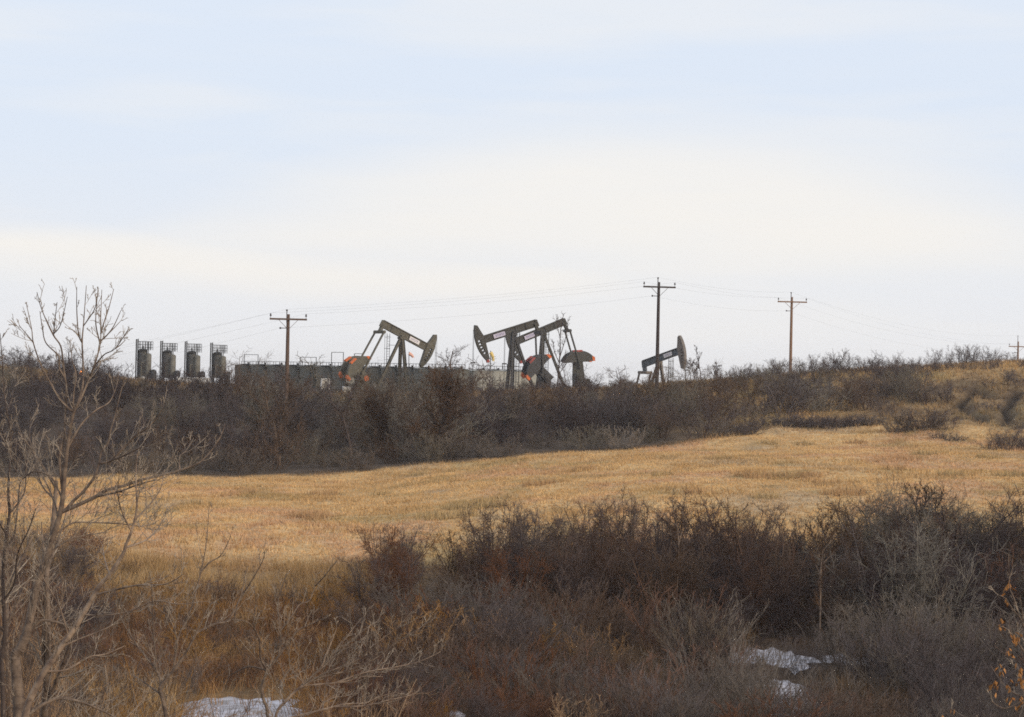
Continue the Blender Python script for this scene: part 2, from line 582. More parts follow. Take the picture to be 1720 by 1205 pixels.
def cover(x, y):
    """albedo of what grows at (x, y), with thicket shade painted into the basin"""
    n = len(x)
    u = 860 + F * x / np.maximum(y, 30)
    n1 = fbm(x * .16 + 5, y * .08 + 2); n2 = fbm(x * .45 + 80, y * .2 + 11); n3 = fbm(x * .05 + 33, y * .035 + 71)
    gold = np.tile(np.array([.51, .325, .150]), (n, 1))
    pink = np.array([.50, .30, .165]); straw = np.array([.60, .40, .19]); olive = np.array([.37, .26, .12]); grey = np.array([.40, .295, .19])
    c = lerp3(gold, pink[None], sm(n1, .48, .66) * .8)
    c = lerp3(c, straw[None], sm(n2, .54, .70) * .7)
    c = lerp3(c, olive[None], sm(1 - n2, .58, .72) * .65)
    c = lerp3(c, grey[None], sm(1 - n1, .62, .76) * .6)
    basin = np.tile(np.array([.125, .080, .042]), (n, 1))
    basin = lerp3(basin, np.array([[.235, .14, .065]]), sm(n1 + .25 * (n2 - .5), .46, .62) * np.interp(u, [0, 150, 600, 800, 1720], [.4, .9, .9, .35, .25]))
    basin = lerp3(basin, np.array([[.07, .05, .035]]), sm(1 - n2, .55, .7) * .6)
    basin = lerp3(basin, np.array([[.055, .038, .030]]), sm(u, 780, 1050) * .75)  # deep shade under the near thicket painted into the ground colour
    ne = np.interp(u, *NEARED) + (n1 - .5) * 18
    c = lerp3(basin, c, sm(y, -4, 4) * sm(y - ne, -5, 6))
    fe = np.interp(u, *FARED) + (n2 - .5) * 4
    slope = np.tile(np.array([.095, .070, .052]), (n, 1))
    hill = lerp3(np.tile(np.array([.40, .255, .118]), (n, 1)), np.array([[.23, .15, .082]]), sm(n2, .45, .62))
    hill = lerp3(hill, np.array([[.31, .22, .10]]), sm(1 - n1, .55, .7) * .7)
    hill = lerp3(hill, np.array([[.15, .10, .06]]), (1 - sm(u, 1000, 1250)) * .75)
    wood = 1 - sm(u, 1060, 1260)
    wood = np.maximum(wood, .45 * sm(n3, .5, .6))
    s = lerp3(hill, slope, wood * (1 - sm(y, 228, 236)))
    c = lerp3(c, s, sm(y - fe, -1.2, 1.8))
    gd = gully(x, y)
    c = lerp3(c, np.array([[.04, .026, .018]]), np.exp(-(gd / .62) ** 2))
    return c


def build_ground():
    ys = np.concatenate([np.arange(-30, 60, 2.0), np.arange(60, 262, .62), np.arange(262, 430, 3.0), np.geomspace(430, 2600, 26)])
    ts = np.linspace(-.52, .52, 460)
    Y, T = np.meshgrid(ys, ts, indexing='ij')
    X = T * (Y + 70)
    x, y = X.ravel(), Y.ravel()
    z = height(x, y)
    nx = len(ts); ny = len(ys)
    i = np.arange((ny - 1) * (nx - 1)); r = i // (nx - 1); c = i % (nx - 1)
    a = r * nx + c
    f = np.stack([a, a + 1, a + nx + 1, a + nx], 1)
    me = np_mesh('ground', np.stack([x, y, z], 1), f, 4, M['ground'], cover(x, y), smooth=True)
    o = link('ground', me)
    tag(o, kind='structure')
    o['label'] = 'rolling ground with a golden hay meadow, brushy slope and hollow'


build_ground()

# ------------------------------------------------------------------ grass


def blades(x, y, col, hmin, hmax, nb, wid, rng, lean=.5, spread=.16, hs=None):
    """nb tapered blades at every (x, y)"""
    n = len(x)
    z = height(x, y)
    ang = rng.rand(n, nb) * 2 * np.pi
    off = rng.rand(n, nb) * spread
    bx = x[:, None] + np.cos(ang) * off; by = y[:, None] + np.sin(ang) * off
    h = hmin + (hmax - hmin) * rng.rand(n, nb) ** 1.4
    if hs is not None: h = h * hs[:, None]
    ln = h * lean * (rng.rand(n, nb) * .9 + .1)
    tx = bx + np.cos(ang) * ln; ty = by + np.sin(ang) * ln
    wa = rng.rand(n, nb) * np.pi
    wx = np.cos(wa) * wid * (.6 + .8 * rng.rand(n, nb)); wy = np.sin(wa) * wid
    zz = np.repeat(z[:, None], nb, 1)
    P = np.stack([np.stack([bx - wx, by - wy, zz - .03], -1), np.stack([bx + wx, by + wy, zz - .03], -1), np.stack([tx, ty, zz + h], -1)], 2)
    V = P.reshape(-1, 3)
    Fc = np.arange(len(V)).reshape(-1, 3)
    cc = np.repeat(np.repeat(col * (.82 + .36 * rng.rand(n, 1)), nb, 0) * (.85 + .3 * rng.rand(n * nb, 1)), 3, 0)
    return V, Fc, cc


def scatter(n, d0, d1, rng, u0=-120, u1=1840):
    """random ground points, even per square metre"""
    d = np.sqrt(rng.rand(n) * (d1 ** 2 - d0 ** 2) + d0 ** 2)
    u = u0 + (u1 - u0) * rng.rand(n)
    return (u - 860) / F * d, d, u


def merge(parts):
    V = []; Fa = []; C = []; o = 0
    for v, f, c in parts:
        V.append(v); Fa.append(f + o); C.append(c); o += len(v)
    return np.concatenate(V), np.concatenate(Fa), np.concatenate(C)


rg = np.random.RandomState(11)
x, y, u = scatter(92000, 104, 214, rg)
k = (y > np.interp(u, *NEARED) - 4 + 8 * rg.rand(len(y))) & (y < np.interp(u, *FARED) + 2)
x, y, u = x[k], y[k], u[k]
cl_ = fbm(x * .35 + 9, y * .22 + 4)
parts = [blades(x, y, cover(x, y) * (1.03 - .13 * sm(cl_, .58, .72))[:, None], .06, .22, 5, .026, rg, lean=.95, hs=.6 + .7 * sm(cl_, .45, .75))]
V, Fa, C = merge(parts)
tag(link('meadow_grass', np_mesh('meadow_grass', V, Fa, 3, M['grass'], C)), 'dry golden grass covering the meadow', 'grass', kind='stuff')

x, y, u = scatter(26000, 196, 262, rg)
k = (y > np.interp(u, *FARED)) & ((u > 1180) | (y > 226))
k &= gully(x, y) > .62 + .3 * rg.rand(len(x))
x, y, u = x[k], y[k], u[k]
V, Fa, C = merge([blades(x, y, cover(x, y) * 1.12, .15, .5, 5, .033, rg, lean=.8)])
tag(link('hill_grass', np_mesh('hill_grass', V, Fa, 3, M['grass'], C)), 'dry tan grass on the slope and its crest', 'grass', kind='stuff')

# tall dead weeds of the hollow in front
x, y, u = scatter(30000, 62, 122, rg)
n1 = fbm(x * .3 + 2, y * .2 + 40)
w_ = np.interp(u, [-100, 120, 250, 640, 800, 1720], [.55, .8, 1, .95, .5, .42])
cnear = np.interp(u, *NEARED)
k = (n1 + .30 * (w_ - .5) > .46 + .12 * rg.rand(len(x))) & (y < np.interp(u, *NEARED) + 3)
SNOW = [(402, 1198, 71, 2.0, 3.4), (1308, 1108, 86, 1.4, 4.6), (1305, 1157, 78, .85, 2.8), (1322, 1192, 72.5, 1.2, 2.2), (1236, 1110, 84, .6, 2.4),
        (1425, 1108, 85, .9, 3.0), (1556, 1137, 80, .4, .9), (760, 1203, 71.5, .4, .5)]
SNOWP = []
for (su, sv, sdp, sa, sb) in SNOW:
    p = pix(su, sv, sdp)
    # slide along the sight line until it meets the ground
    for dd in np.arange(58, 104, .25):
        p = pix(su, sv, dd)
        if hgt(p.x, p.y) > p.z:
            break
    SNOWP.append((p.x, p.y, sa, sb))


def clear_of_snow(x, y, grow=1.0, front=9.0):
    """False where a plant would stand on a snow patch or hide it from the track (in front of it)"""
    ok = np.ones(np.shape(x), dtype=bool)
    for (sx, sy, sa, sb) in SNOWP:
        q = x / y * sy
        ok &= ~((np.abs(q - sx) < sa * grow) & (y < sy + sb * 1.1) & (y > sy - front))
    return ok


k &= clear_of_snow(x, y, .85, 5) | (rg.rand(len(x)) < .10)
x, y, u = x[k], y[k], u[k]
cnear = np.interp(u, *NEARED)
cw = np.tile(np.array([.31, .175, .075]), (len(x), 1))
n2 = fbm(x * .22 + 70, y * .22)
cw = lerp3(cw, np.array([[.19, .095, .045]]), sm(n2, .45, .6))
cw = lerp3(cw, np.array([[.38, .24, .11]]), sm(1 - n2, .55, .68))
cw = lerp3(cw, np.array([[.10, .068, .048]]), sm(u, 640, 900) * .75)
cw = lerp3(cw, np.array([[.42, .275, .13]]), sm(y - cnear, -14, -2) * .7)
V, Fa, C = merge([blades(x, y, cw, .2, .85, 8, .012, rg, lean=.75, spread=.32)])
tag(link('dead_weeds', np_mesh('dead_weeds', V, Fa, 3, M['grass'], C)), 'rust and ochre dead weeds filling the hollow', 'weeds', kind='stuff')

# low tussocks and forb patches in the meadow (dark marks in the hay)
TUS = [(540, 833, 1.2), (800, 853, 1.8), (1258, 801, .9), (1285, 803, 1.4), (1318, 803, 1.0), (1348, 803, 1.2), (1388, 813, .9), (1416, 831, 1.4), (1290, 838, .9), (1180, 830, 1.0),
       (755, 868, 1.8), (640, 832, .8), (1215, 772, .8), (1290, 747, .8), (1350, 748, .9), (1440, 745, 1.0), (1500, 790, .8), (1600, 800, 1.1), (1050, 862, .9), (980, 790, 1.0),
       (905, 815, 1.1), (1110, 800, .8), (700, 800, .8), (420, 830, .9), (520, 870, 1.3), (330, 850, .9), (1660, 770, 1.0), (1700, 800, 1.2), (1480, 845, 1.0), (1550, 765, .9)]


parts = []
for (tu, tv, rad) in TUS:
    p = ray_ground(tu, tv)
    if p is None: continue
    rad *= .72
    n = int(70 * rad * rad)
    a = rg.rand(n) * 2 * np.pi; r_ = np.sqrt(rg.rand(n)) * rad
    xx = p.x + np.cos(a) * r_ * 1.3; yy = p.y + np.sin(a) * r_ * 1.6
    base = np.array([.40, .25, .125]) if rg.rand() < .7 else np.array([.38, .27, .135])
    parts.append(blades(xx, yy, np.tile(base, (n, 1)), .15, .5, 6, .022, rg))
V, Fa, C = merge(parts)
tag(link('meadow_weeds', np_mesh('meadow_weeds', V, Fa, 3, M['grass'], C)), 'low brown weed patches dotted over the golden meadow', 'weeds', kind='stuff')

# ------------------------------------------------------------------ snow
SNOW_LABEL = ['largest white snow patch, at the bottom edge left of centre', 'main snow patch showing through the brush on the right',
              'small snow patch just below the main one on the right', 'snow patch cut by the bottom edge on the right',
              'thin snow scrap left of the main patch on the right', 'broken snow strip right of the main patch', 'tiny snow scrap in the grey brush far right',
              'tiny snow scrap at the bottom edge near the middle']
for i, (sx, sy, sa, sb) in enumerate(SNOWP):
    nu, nr = 40, 9
    vs = [(sx, sy, hgt(sx, sy) + .10)]
    th = np.linspace(0, 2 * np.pi, nu, endpoint=False)
    rn = .30 + 1.25 * fbm(np.cos(th) * 2.6 + 20 + 7 * i, np.sin(th) * 2.6 + 30, 5, .75)
    for j in range(1, nr + 1):
        t = j / nr
        X = sx + np.cos(th) * sa * rn * t; Y = sy + np.sin(th) * sb * rn * t
        Z = height(X, Y) + .10 * (1 - t ** 3) + .04 * (fbm(X * 2.2, Y * 2.2) - .5) - .05 * (t > .99)
        vs += list(zip(X, Y, Z))
    fs = [(0, 1 + k_, 1 + (k_ + 1) % nu) for k_ in range(nu)]
    for j in range(nr - 1):
        for k_ in range(nu):
            a = 1 + j * nu + k_; b = 1 + j * nu + (k_ + 1) % nu
            fs.append((a, a + nu, b + nu, b))
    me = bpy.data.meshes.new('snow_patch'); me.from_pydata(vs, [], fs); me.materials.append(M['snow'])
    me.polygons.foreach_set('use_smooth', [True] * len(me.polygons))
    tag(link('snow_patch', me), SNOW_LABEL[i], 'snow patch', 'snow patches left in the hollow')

# ------------------------------------------------------------------ branches


def seg_mesh(name, segs, mat, n=3):
    """segments (p, q, r0, r1) as tapered n-sided tubes, one mesh"""
    A = np.array([[*s[0], *s[1], s[2], s[3]] for s in segs], dtype=np.float64)
    P, Q, r0, r1 = A[:, :3], A[:, 3:6], A[:, 6:7], A[:, 7:8]
    D = Q - P
    Ln = np.linalg.norm(D, axis=1, keepdims=True); Ln[Ln == 0] = 1
    D = D / Ln
    up = np.where(np.abs(D[:, 2:3]) < .9, np.array([[0, 0, 1.]]), np.array([[1., 0, 0]]))
    Xv = np.cross(D, up); Xv /= np.linalg.norm(Xv, axis=1, keepdims=True)
    Yv = np.cross(D, Xv)
    rings = []
    for e, r in ((P, r0), (Q, r1)):
        for i in range(n):
            a = 2 * np.pi * i / n
            rings.append(e + (Xv * np.cos(a) + Yv * np.sin(a)) * r)
    V = np.stack(rings, 1).reshape(-1, 3)
    b = np.arange(len(segs))[:, None] * (2 * n)
    Fq = np.stack([np.concatenate([b + i, b + (i + 1) % n, b + n + (i + 1) % n, b + n + i], 1) for i in range(n)], 1)
    return np_mesh(name, V, Fq.reshape(-1, 4), 4, mat, smooth=(n > 3))


def rot_off(d, ang, rnd):
    x, y = frame_of(d)
    a = rnd.uniform(0, 2 * math.pi)
    return (d * math.cos(ang) + (x * math.cos(a) + y * math.sin(a)) * math.sin(ang)).normalized()


def grow(segs, p, d, Ln, r, lev, rnd, P):
    """one branch and its side shoots"""
    ns = P['ns'][lev]
    st = Ln / ns
    rmin = P['rmin']
    kids = P['kids'][lev]
    for i in range(ns):
        d = (d + Vector((rnd.gauss(0, 1), rnd.gauss(0, 1), rnd.gauss(0, 1))) * P['wob'] + Vector((0, 0, P['up'][lev]))).normalized()
        q_ = p + d * st
        r1 = max(rmin, r * (1 - .62 * (i + 1) / ns))
        ra = max(rmin, r * (1 - .62 * i / ns))
        segs.append((tuple(p), tuple(q_), ra, r1, lev))
        if lev + 1 < len(P['ns']) and (i + 1) / ns >= P['bare'][lev]:
            k_ = int(kids) + (rnd.random() < kids - int(kids))
            for _ in range(k_):
                f = rnd.random()
                s_ = p.lerp(q_, f)
                rem = 1 - P['fall'] * (i + f) / ns
                grow(segs, s_, rot_off(d, R(rnd.uniform(*P['ang'])), rnd), Ln * P['lr'][lev] * rem * rnd.uniform(.7, 1.2), r1 * .62, lev + 1, rnd, P)
        p = q_


KIND = {
    # far thicket: many stems from the ground, dense twig haze (about 3 m)
    'thicket': dict(H=3.0, stems=13, spread=.75, r=.028, tilt=(3, 36), mat='twig', ns=(4, 3, 3), kids=(2.3, 2.1, 0), bare=(.2, .2, 0), up=(.03, .05, .03), ang=(22, 58), lr=(.45, .55), fall=.45, wob=.13, rmin=.0085),
    'clump': dict(H=3.0, stems=11, spread=.6, r=.026, tilt=(2, 42), mat='twig', ns=(4, 3, 3), kids=(2.2, 2.3, 0), bare=(.3, .2, 0), up=(.02, .05, .03), ang=(25, 62), lr=(.42, .55), fall=.4, wob=.15, rmin=.0085),
    'sage': dict(H=1.5, stems=20, spread=.8, r=.014, tilt=(5, 55), mat='twig_grey', ns=(3, 3, 2), kids=(2.6, 2.2, 0), bare=(.3, .2, 0), up=(.09, .07, .05), ang=(18, 46), lr=(.45, .5), fall=.4, wob=.12, rmin=.007),
    # nearer thicket: thornbush with upright spiky tops (about 3.5 m)
    'thorn': dict(H=3.4, stems=14, spread=.55, r=.030, tilt=(2, 24), mat='twig_brown', ns=(5, 4, 3), kids=(3.0, 2.7, 0), bare=(.22, .12, 0), up=(.05, .03, .02), ang=(32, 72), lr=(.32, .50), fall=.5, wob=.11, rmin=.0052),
    'round': dict(H=3.4, stems=15, spread=.5, r=.034, tilt=(6, 50), mat='twig', ns=(5, 4, 4), kids=(2.5, 2.5, 0), bare=(.35, .15, 0), up=(.03, .02, .0), ang=(25, 66), lr=(.38, .55), fall=.35, wob=.15, rmin=.005),
    'willow': dict(H=2.2, stems=22, spread=.6, r=.013, tilt=(2, 34), mat='twig_grey', ns=(4, 4, 3), kids=(1.5, 1.3, 0), bare=(.25, .2, 0), up=(.06, .06, .04), ang=(14, 40), lr=(.42, .5), fall=.45, wob=.10, rmin=.0045),
    'tangle': dict(H=4.2, stems=15, spread=.55, r=.020, tilt=(6, 46), mat='bark_twig', ns=(6, 5, 4), kids=(1.25, .85, 0), bare=(.3, .2, 0), up=(.015, .06, .06), ang=(24, 58), lr=(.42, .5), fall=.4, wob=.12, rmin=.0036),
    'rust': dict(H=1.5, stems=20, spread=.6, r=.010, tilt=(2, 40), mat='twig_red', ns=(4, 3, 3), kids=(1.7, 1.5, 0), bare=(.25, .2, 0), up=(.05, .05, .04), ang=(18, 48), lr=(.42, .5), fall=.4, wob=.13, rmin=.0048),
    'ochre': dict(H=1.4, stems=22, spread=.6, r=.009, tilt=(2, 40), mat='weed', ns=(4, 3, 3), kids=(1.6, 1.4, 0), bare=(.3, .2, 0), up=(.05, .05, .04), ang=(18, 48), lr=(.40, .5), fall=.4, wob=.13, rmin=.0048),
}
SHRUB = {}


def make_shrub(kind, var):
    P = KIND[kind]
    rnd = random.Random(hash_(kind) + var * 131)
    segs = []
    for s in range(P['stems']):
        a = rnd.uniform(0, 2 * math.pi); rr = P['spread'] * math.sqrt(rnd.random())
        t = R(rnd.uniform(*P['tilt']))
        b = a + rnd.gauss(0, .5)
        d = Vector((math.cos(b) * math.sin(t), math.sin(b) * math.sin(t), math.cos(t)))
        grow(segs, Vector((math.cos(a) * rr, math.sin(a) * rr, -.08)), d, P['H'] * rnd.uniform(.62, 1.05), P['r'] * rnd.uniform(.7, 1.15), 0, rnd, P)
    return seg_mesh('shrub_' + kind, segs, M[P['mat']]), max(s[1][2] for s in segs)


def hash_(s):
    return sum(ord(c) * (i + 7) for i, c in enumerate(s))


def shrub(kind, pos, h, label, group=None, name='shrub', cat='shrub', mat=None, rnd=random, wide=1.0):
    v = rnd.randrange(4)
    key = (kind, v)
    if key not in SHRUB:
        SHRUB[key] = make_shrub(kind, v)
    me, H0 = SHRUB[key]
    o = link(name, me)
    if mat:
        o.material_slots[0].link = 'OBJECT'; o.material_slots[0].material = M[mat]
    s = h / H0
    o.location = pos
    o.scale = (s * wide * rnd.uniform(.92, 1.1), s * wide * rnd.uniform(.92, 1.1), s)
    o.rotation_euler = (rnd.gauss(0, .03), rnd.gauss(0, .03), rnd.uniform(0, 6.28))
    return tag(o, label, cat, group)


TREE = dict(
    slim=dict(H=6.0, trunk=.085, ns=(7, 4, 3, 3), kids=(1.7, 1.7, 1.5, 0), bare=(.3, .25, .2, 0), up=(.05, .09, .07, .05), ang=(22, 48), lr=(.38, .5, .5), fall=.55, wob=.09, rmin=.008),
    broad=dict(H=6.0, trunk=.12, ns=(5, 5, 4, 4), kids=(4.6, 3.1, 2.5, 0), bare=(.18, .2, .15, 0), up=(.03, .05, .04, .03), ang=(25, 58), lr=(.62, .52, .5), fall=.4, wob=.11, rmin=.007),
    round=dict(H=6.0, trunk=.12, ns=(6, 5, 4, 3), kids=(2.6, 2.1, 1.8, 0), bare=(.25, .3, .2, 0), up=(.02, .05, .04, .03), ang=(28, 62), lr=(.52, .5, .5), fall=.45, wob=.11, rmin=.007),
)


def tree(kind, pos, h, label, group=None, seed=1, bark='bark_dark', twig='twig', name='bare_tree', rmin=None):
    P = dict(TREE[kind])
    if rmin: P['rmin'] = rmin
    rnd = random.Random(seed)
    k_ = h / P['H']
    P['rmin'] = P['rmin'] / k_
    segs = []
    grow(segs, Vector((0, 0, -.1)), Vector((rnd.gauss(0, .05), rnd.gauss(0, .05), 1)).normalized(), P['H'], P['trunk'], 0, rnd, P)
    H0 = max(s[1][2] for s in segs)
    s_ = h / H0
    segs = [(tuple(c * s_ for c in a), tuple(c * s_ for c in b), r0 * s_, r1 * s_, l) for a, b, r0, r1, l in segs]
    root = thing(name, label, 'tree', pos, rnd.uniform(0, 6.28), group)
    link('trunk', seg_mesh('trunk', [s for s in segs if s[4] <= 1], M[bark], 6), root)
    link('crown', seg_mesh('crown', [s for s in segs if s[4] > 1], M[twig], 3), root)
    return root


# ------------------------------------------------------------------ trees drawn limb by limb


def catmull(pts, sub=4):
    out_ = []
    n = len(pts)
    for i in range(n - 1):
        p0 = pts[max(0, i - 1)]; p1 = pts[i]; p2 = pts[i + 1]; p3 = pts[min(n - 1, i + 2)]
        for k_ in range(sub):
            t = k_ / sub
            out_.append(0.5 * ((2 * p1) + (p2 - p0) * t + (2 * p0 - 5 * p1 + 4 * p2 - p3) * t * t + (3 * p1 - p0 - 3 * p2 + p3) * t ** 3))
    out_.append(pts[-1])
    return out_


def limb_tree(name, label, depth, limbs, seed, bark, twig, tw, cat='tree', group=None, spread=1.2, trunk_n=1):
    """limbs: (points in photograph pixels, first width px, last width px). The first trunk_n are the trunk, the others leave the limb
    they start nearest to; each wanders in depth. tw: spacing, length, radius and levels of the side twigs."""
    rnd = random.Random(seed)
    paths = []; roots = []
    for li, (pts, w0, w1) in enumerate(limbs):
        d0 = depth
        if li and paths:
            best = min(((Vector(pts[0]) - Vector(q2)).length, dd) for pp, dpl, q2l in paths for q2, dd in zip(q2l, dpl))
            d0 = best[1]
        par = None
        if li and best[0] <= 60:
            tgt = Vector(pts[0])
            bd = 1e9
            for pp, dpl, q2l in paths:
                for j in range(len(pp)):
                    l_ = (Vector(q2l[j]) - tgt).length
                    if l_ < bd: bd = l_; par = pp[j]
        end = d0 + (rnd.uniform(-1, 1) * spread if li else rnd.uniform(-.25, .25))
        n = len(pts)
        dl = [d0 + (end - d0) * (i / (n - 1)) ** 1.3 for i in range(n)]
        P3 = [pix(a, b, dd) for (a, b), dd in zip(pts, dl)]
        if par is not None: P3[0] = par.copy()
        if li == 0:
            g = P3[0].copy()
            gz = hgt(g.x, g.y)
            if g.z - gz > .15:
                P3 = [Vector((g.x - .06, g.y, gz - .15))] + P3; pts = [pts[0]] + list(pts); dl = [d0] + dl
            base = Vector((P3[0].x, P3[0].y, gz))
        elif best[0] > 60:           # a second stem of its own: takes root as well
            g = P3[0]
            gz = hgt(g.x, g.y)
            P3 = [Vector((g.x * .985, g.y, gz - .15))] + P3; pts = [pts[0]] + list(pts); dl = [d0] + dl
        if li and best[0] > 60: roots.append(li)
        C3 = catmull(P3, 5)
        q2 = [proj(c) for c in C3]
        paths.append((C3, [c.y for c in C3], q2))
    root = thing(name, label, cat, base, 0, group)
    big = []; small = []; second = []
    for li, ((C3, _, _), (pts, w0, w1)) in enumerate(zip(paths, limbs)):
        high = pts[-1][1] < 660 and depth < 60
        gapf, lenf = (3.2, .45) if high else (1.0, 1.0)
        if not high and pts[-1][1] < 765 and depth < 60: gapf, lenf = 1.9, .6
        if high: w0, w1 = w0 * .72, w1 * .8
        elif depth < 60 and li: w0, w1 = w0 * .8, w1 * .85
        dst = second if li in roots else big
        n = len(C3) - 1
        dm = C3[n // 2].y
        r0 = w0 / 2 * dm / F; r1 = max(tw['rmin'] * .65, w1 * .65 / 2 * dm / F)
        tot = sum((C3[i + 1] - C3[i]).length for i in range(n))
        run = 0; nxt = tw['start'] * tot
        for i in range(n):
            a, b = C3[i], C3[i + 1]
            # knots make the limb slightly irregular
            ra = r0 + (r1 - r0) * i / n; rb = r0 + (r1 - r0) * (i + 1) / n
            j = Vector((rnd.gauss(0, 1), rnd.gauss(0, 1), rnd.gauss(0, 1))) * (min(ra, .02) * .25)
            dst.append((tuple(a - base), tuple(b - base), ra * rnd.uniform(.95, 1.08), rb))
            ln = (b - a).length
            while nxt < run + ln:
                p = a.lerp(b, (nxt - run) / max(ln, 1e-6))
                d = (b - a).normalized()
                f = nxt / tot
                for side in range(2 if rnd.random() < tw['pair'] else 1):
                    dd = rot_off(d, R(rnd.uniform(30, 62)), rnd)
                    dd = (dd + Vector((0, -.1 + .2 * rnd.random(), tw['up']))).normalized()
                    tlen = lenf * tw['len'] * rnd.uniform(.35, 1.25) * (1.15 - .55 * f)
                    grow(small, p - base, dd, tlen, min(ra * .6, tw['r']), 0, rnd, tw['P'])
                nxt += gapf * tw['gap'] * rnd.uniform(.5, 1.6)
            run += ln
    link('trunk', seg_mesh('trunk', big, M[bark], 7), root)
    if second: link('trunk', seg_mesh('trunk', second, M[bark], 7), root)
    link('crown', seg_mesh('crown', small, M[twig], 3), root)
    return root


TW_NEAR = dict(gap=.10, len=.72, r=.0055, rmin=.0055, start=.10, pair=.45, up=.28,
               P=dict(ns=(4, 3, 2), kids=(.85, .7, 0), bare=(.3, .3, 0), up=(.13, .12, .10), ang=(28, 55), lr=(.48, .5), fall=.4, wob=.10, rmin=.0034))
TW_SPARSE = dict(TW_NEAR, gap=.16, len=.45)
TW_MID = dict(gap=.16, len=.9, r=.016, rmin=.010, start=.12, pair=.5, up=.22,
              P=dict(ns=(4, 3, 3), kids=(1.4, 1.2, 0), bare=(.2, .2, 0), up=(.07, .07, .05), ang=(25, 55), lr=(.5, .5), fall=.4, wob=.12, rmin=.0085))

# the young ash standing nearest on the left
ASH = [
    ([(26, 1400), (32, 1205), (28, 1134), (26, 1102), (35, 1088), (46, 1060), (58, 1002), (63, 980), (77, 940), (86, 909), (98, 874), (105, 840), (109, 793), (114, 746), (122, 700), (130, 680)], 21, 6),
    ([(130, 682), (120, 690), (98, 666), (81, 637), (67, 609), (56, 576), (53, 552), (44, 509)], 6, 2),
    ([(56, 576), (45, 562), (32, 547)], 3, 1.6),
    ([(104, 830), (100, 770), (107, 735), (110, 690), (111, 643), (100, 619), (98, 598), (77, 576), (71, 550), (67, 523)], 7, 2),
    ([(109, 640), (106, 609), (102, 582), (90, 564), (81, 546), (69, 517), (62, 491)], 5, 2),
    ([(90, 564), (92, 540), (96, 508)], 3, 1.6), ([(91, 562), (102, 545), (113, 499)], 3, 1.6),
    ([(130, 682), (138, 653), (140, 623), (138, 576), (140, 548), (142, 521), (145, 480)], 6, 2),
    ([(138, 578), (132, 562), (129, 521), (129, 482)], 4, 1.8), ([(140, 548), (156, 525), (163, 508)], 3, 1.6),
    ([(131, 681), (134, 674), (151, 633), (163, 600), (169, 572), (169, 541), (171, 487)], 6, 2),
    ([(168, 575), (162, 552), (161, 531), (165, 482)], 4, 1.8), ([(169, 560), (175, 541), (183, 517), (191, 486)], 4, 1.8),
    ([(169, 575), (179, 564), (191, 548), (203, 522)], 4, 1.8), ([(172, 572), (188, 555), (203, 539)], 3, 1.6),
    ([(151, 633), (158, 617), (175, 596), (193, 586), (215, 554)], 4.5, 1.8), ([(193, 586), (202, 580), (211, 571)], 3, 1.6),
    ([(112, 752), (135, 715), (160, 690), (183, 676), (195, 651), (200, 625)], 5, 2),
    ([(122, 700), (124, 660), (128, 630), (120, 600), (124, 575)], 4, 1.8),
    ([(104, 842), (86, 802), (58, 792), (40, 800), (20, 785), (0, 786)], 4, 2),
    ([(112, 863), (130, 849), (160, 835), (181, 823), (209, 816), (242, 805), (274, 798), (302, 790), (335, 777), (358, 753), (372, 730), (378, 712)], 9, 2.2),
    ([(163, 835), (200, 826), (233, 814), (263, 806)], 5, 2.2), ([(302, 790), (302, 767), (312, 758), (321, 742)], 3, 1.8),
    ([(112, 861), (123, 842), (140, 826), (158, 802), (166, 779), (170, 760), (181, 744), (186, 723), (193, 700), (200, 670), (208, 640)], 8, 2.2),
    ([(166, 781), (186, 774), (209, 751), (230, 730), (247, 719), (265, 700), (275, 680)], 6, 2.2),
    ([(177, 778), (209, 765), (233, 753), (251, 747), (277, 721)], 4.5, 2),
    ([(100, 872), (90, 840), (70, 815), (58, 770), (50, 735), (52, 700)], 4, 2),
    ([(42, 1064), (67, 1044), (88, 1044), (115, 1050), (140, 1046)], 8, 3),
    ([(34, 1220), (49, 1199), (77, 1181), (107, 1173), (140, 1181), (167, 1192), (196, 1206)], 9, 5),
    ([(88, 905), (120, 880), (150, 878), (200, 880), (240, 884), (262, 878)], 4, 2),
    ([(80, 935), (110, 910), (140, 900), (172, 895), (188, 885)], 4, 2),
]
limb_tree('bare_tree', 'tallest foreground bare tree, forking twigs against the sky on the left', 35, ASH, 3, 'bark', 'bark_twig', TW_NEAR)
PALE = [
    ([(30, 1330), (42, 1205), (65, 1146), (91, 1104), (121, 1062), (144, 1025), (167, 985), (184, 965), (207, 930), (211, 917), (223, 886), (230, 850), (228, 800), (231, 760)], 14, 2.5),
    ([(209, 920), (242, 909), (263, 891), (276, 870)], 5, 2), ([(163, 1002), (198, 990), (233, 983), (279, 981), (309, 964)], 5, 2),
    ([(77, 1132), (112, 1125), (149, 1104), (177, 1099), (210, 1085)], 5, 2), ([(222, 890), (205, 860), (198, 830), (200, 800)], 4, 2),
    ([(118, 1066), (100, 1020), (80, 985), (62, 950)], 4, 2), ([(186, 962), (176, 940), (172, 915)], 4, 2),
    ([(140, 1030), (170, 1034), (215, 1028), (260, 1010), (300, 1015), (350, 1010)], 4, 2),
    ([(226, 870), (250, 850), (270, 820), (276, 790)], 4, 1.8), ([(105, 1085), (130, 1075), (190, 1050), (240, 1010)], 4.5, 2),
]
limb_tree('bare_tree', 'leaning pale-barked tree slanting up to the right, bottom left', 33, PALE, 8, 'bark_pale', 'bark_twig', TW_SPARSE)
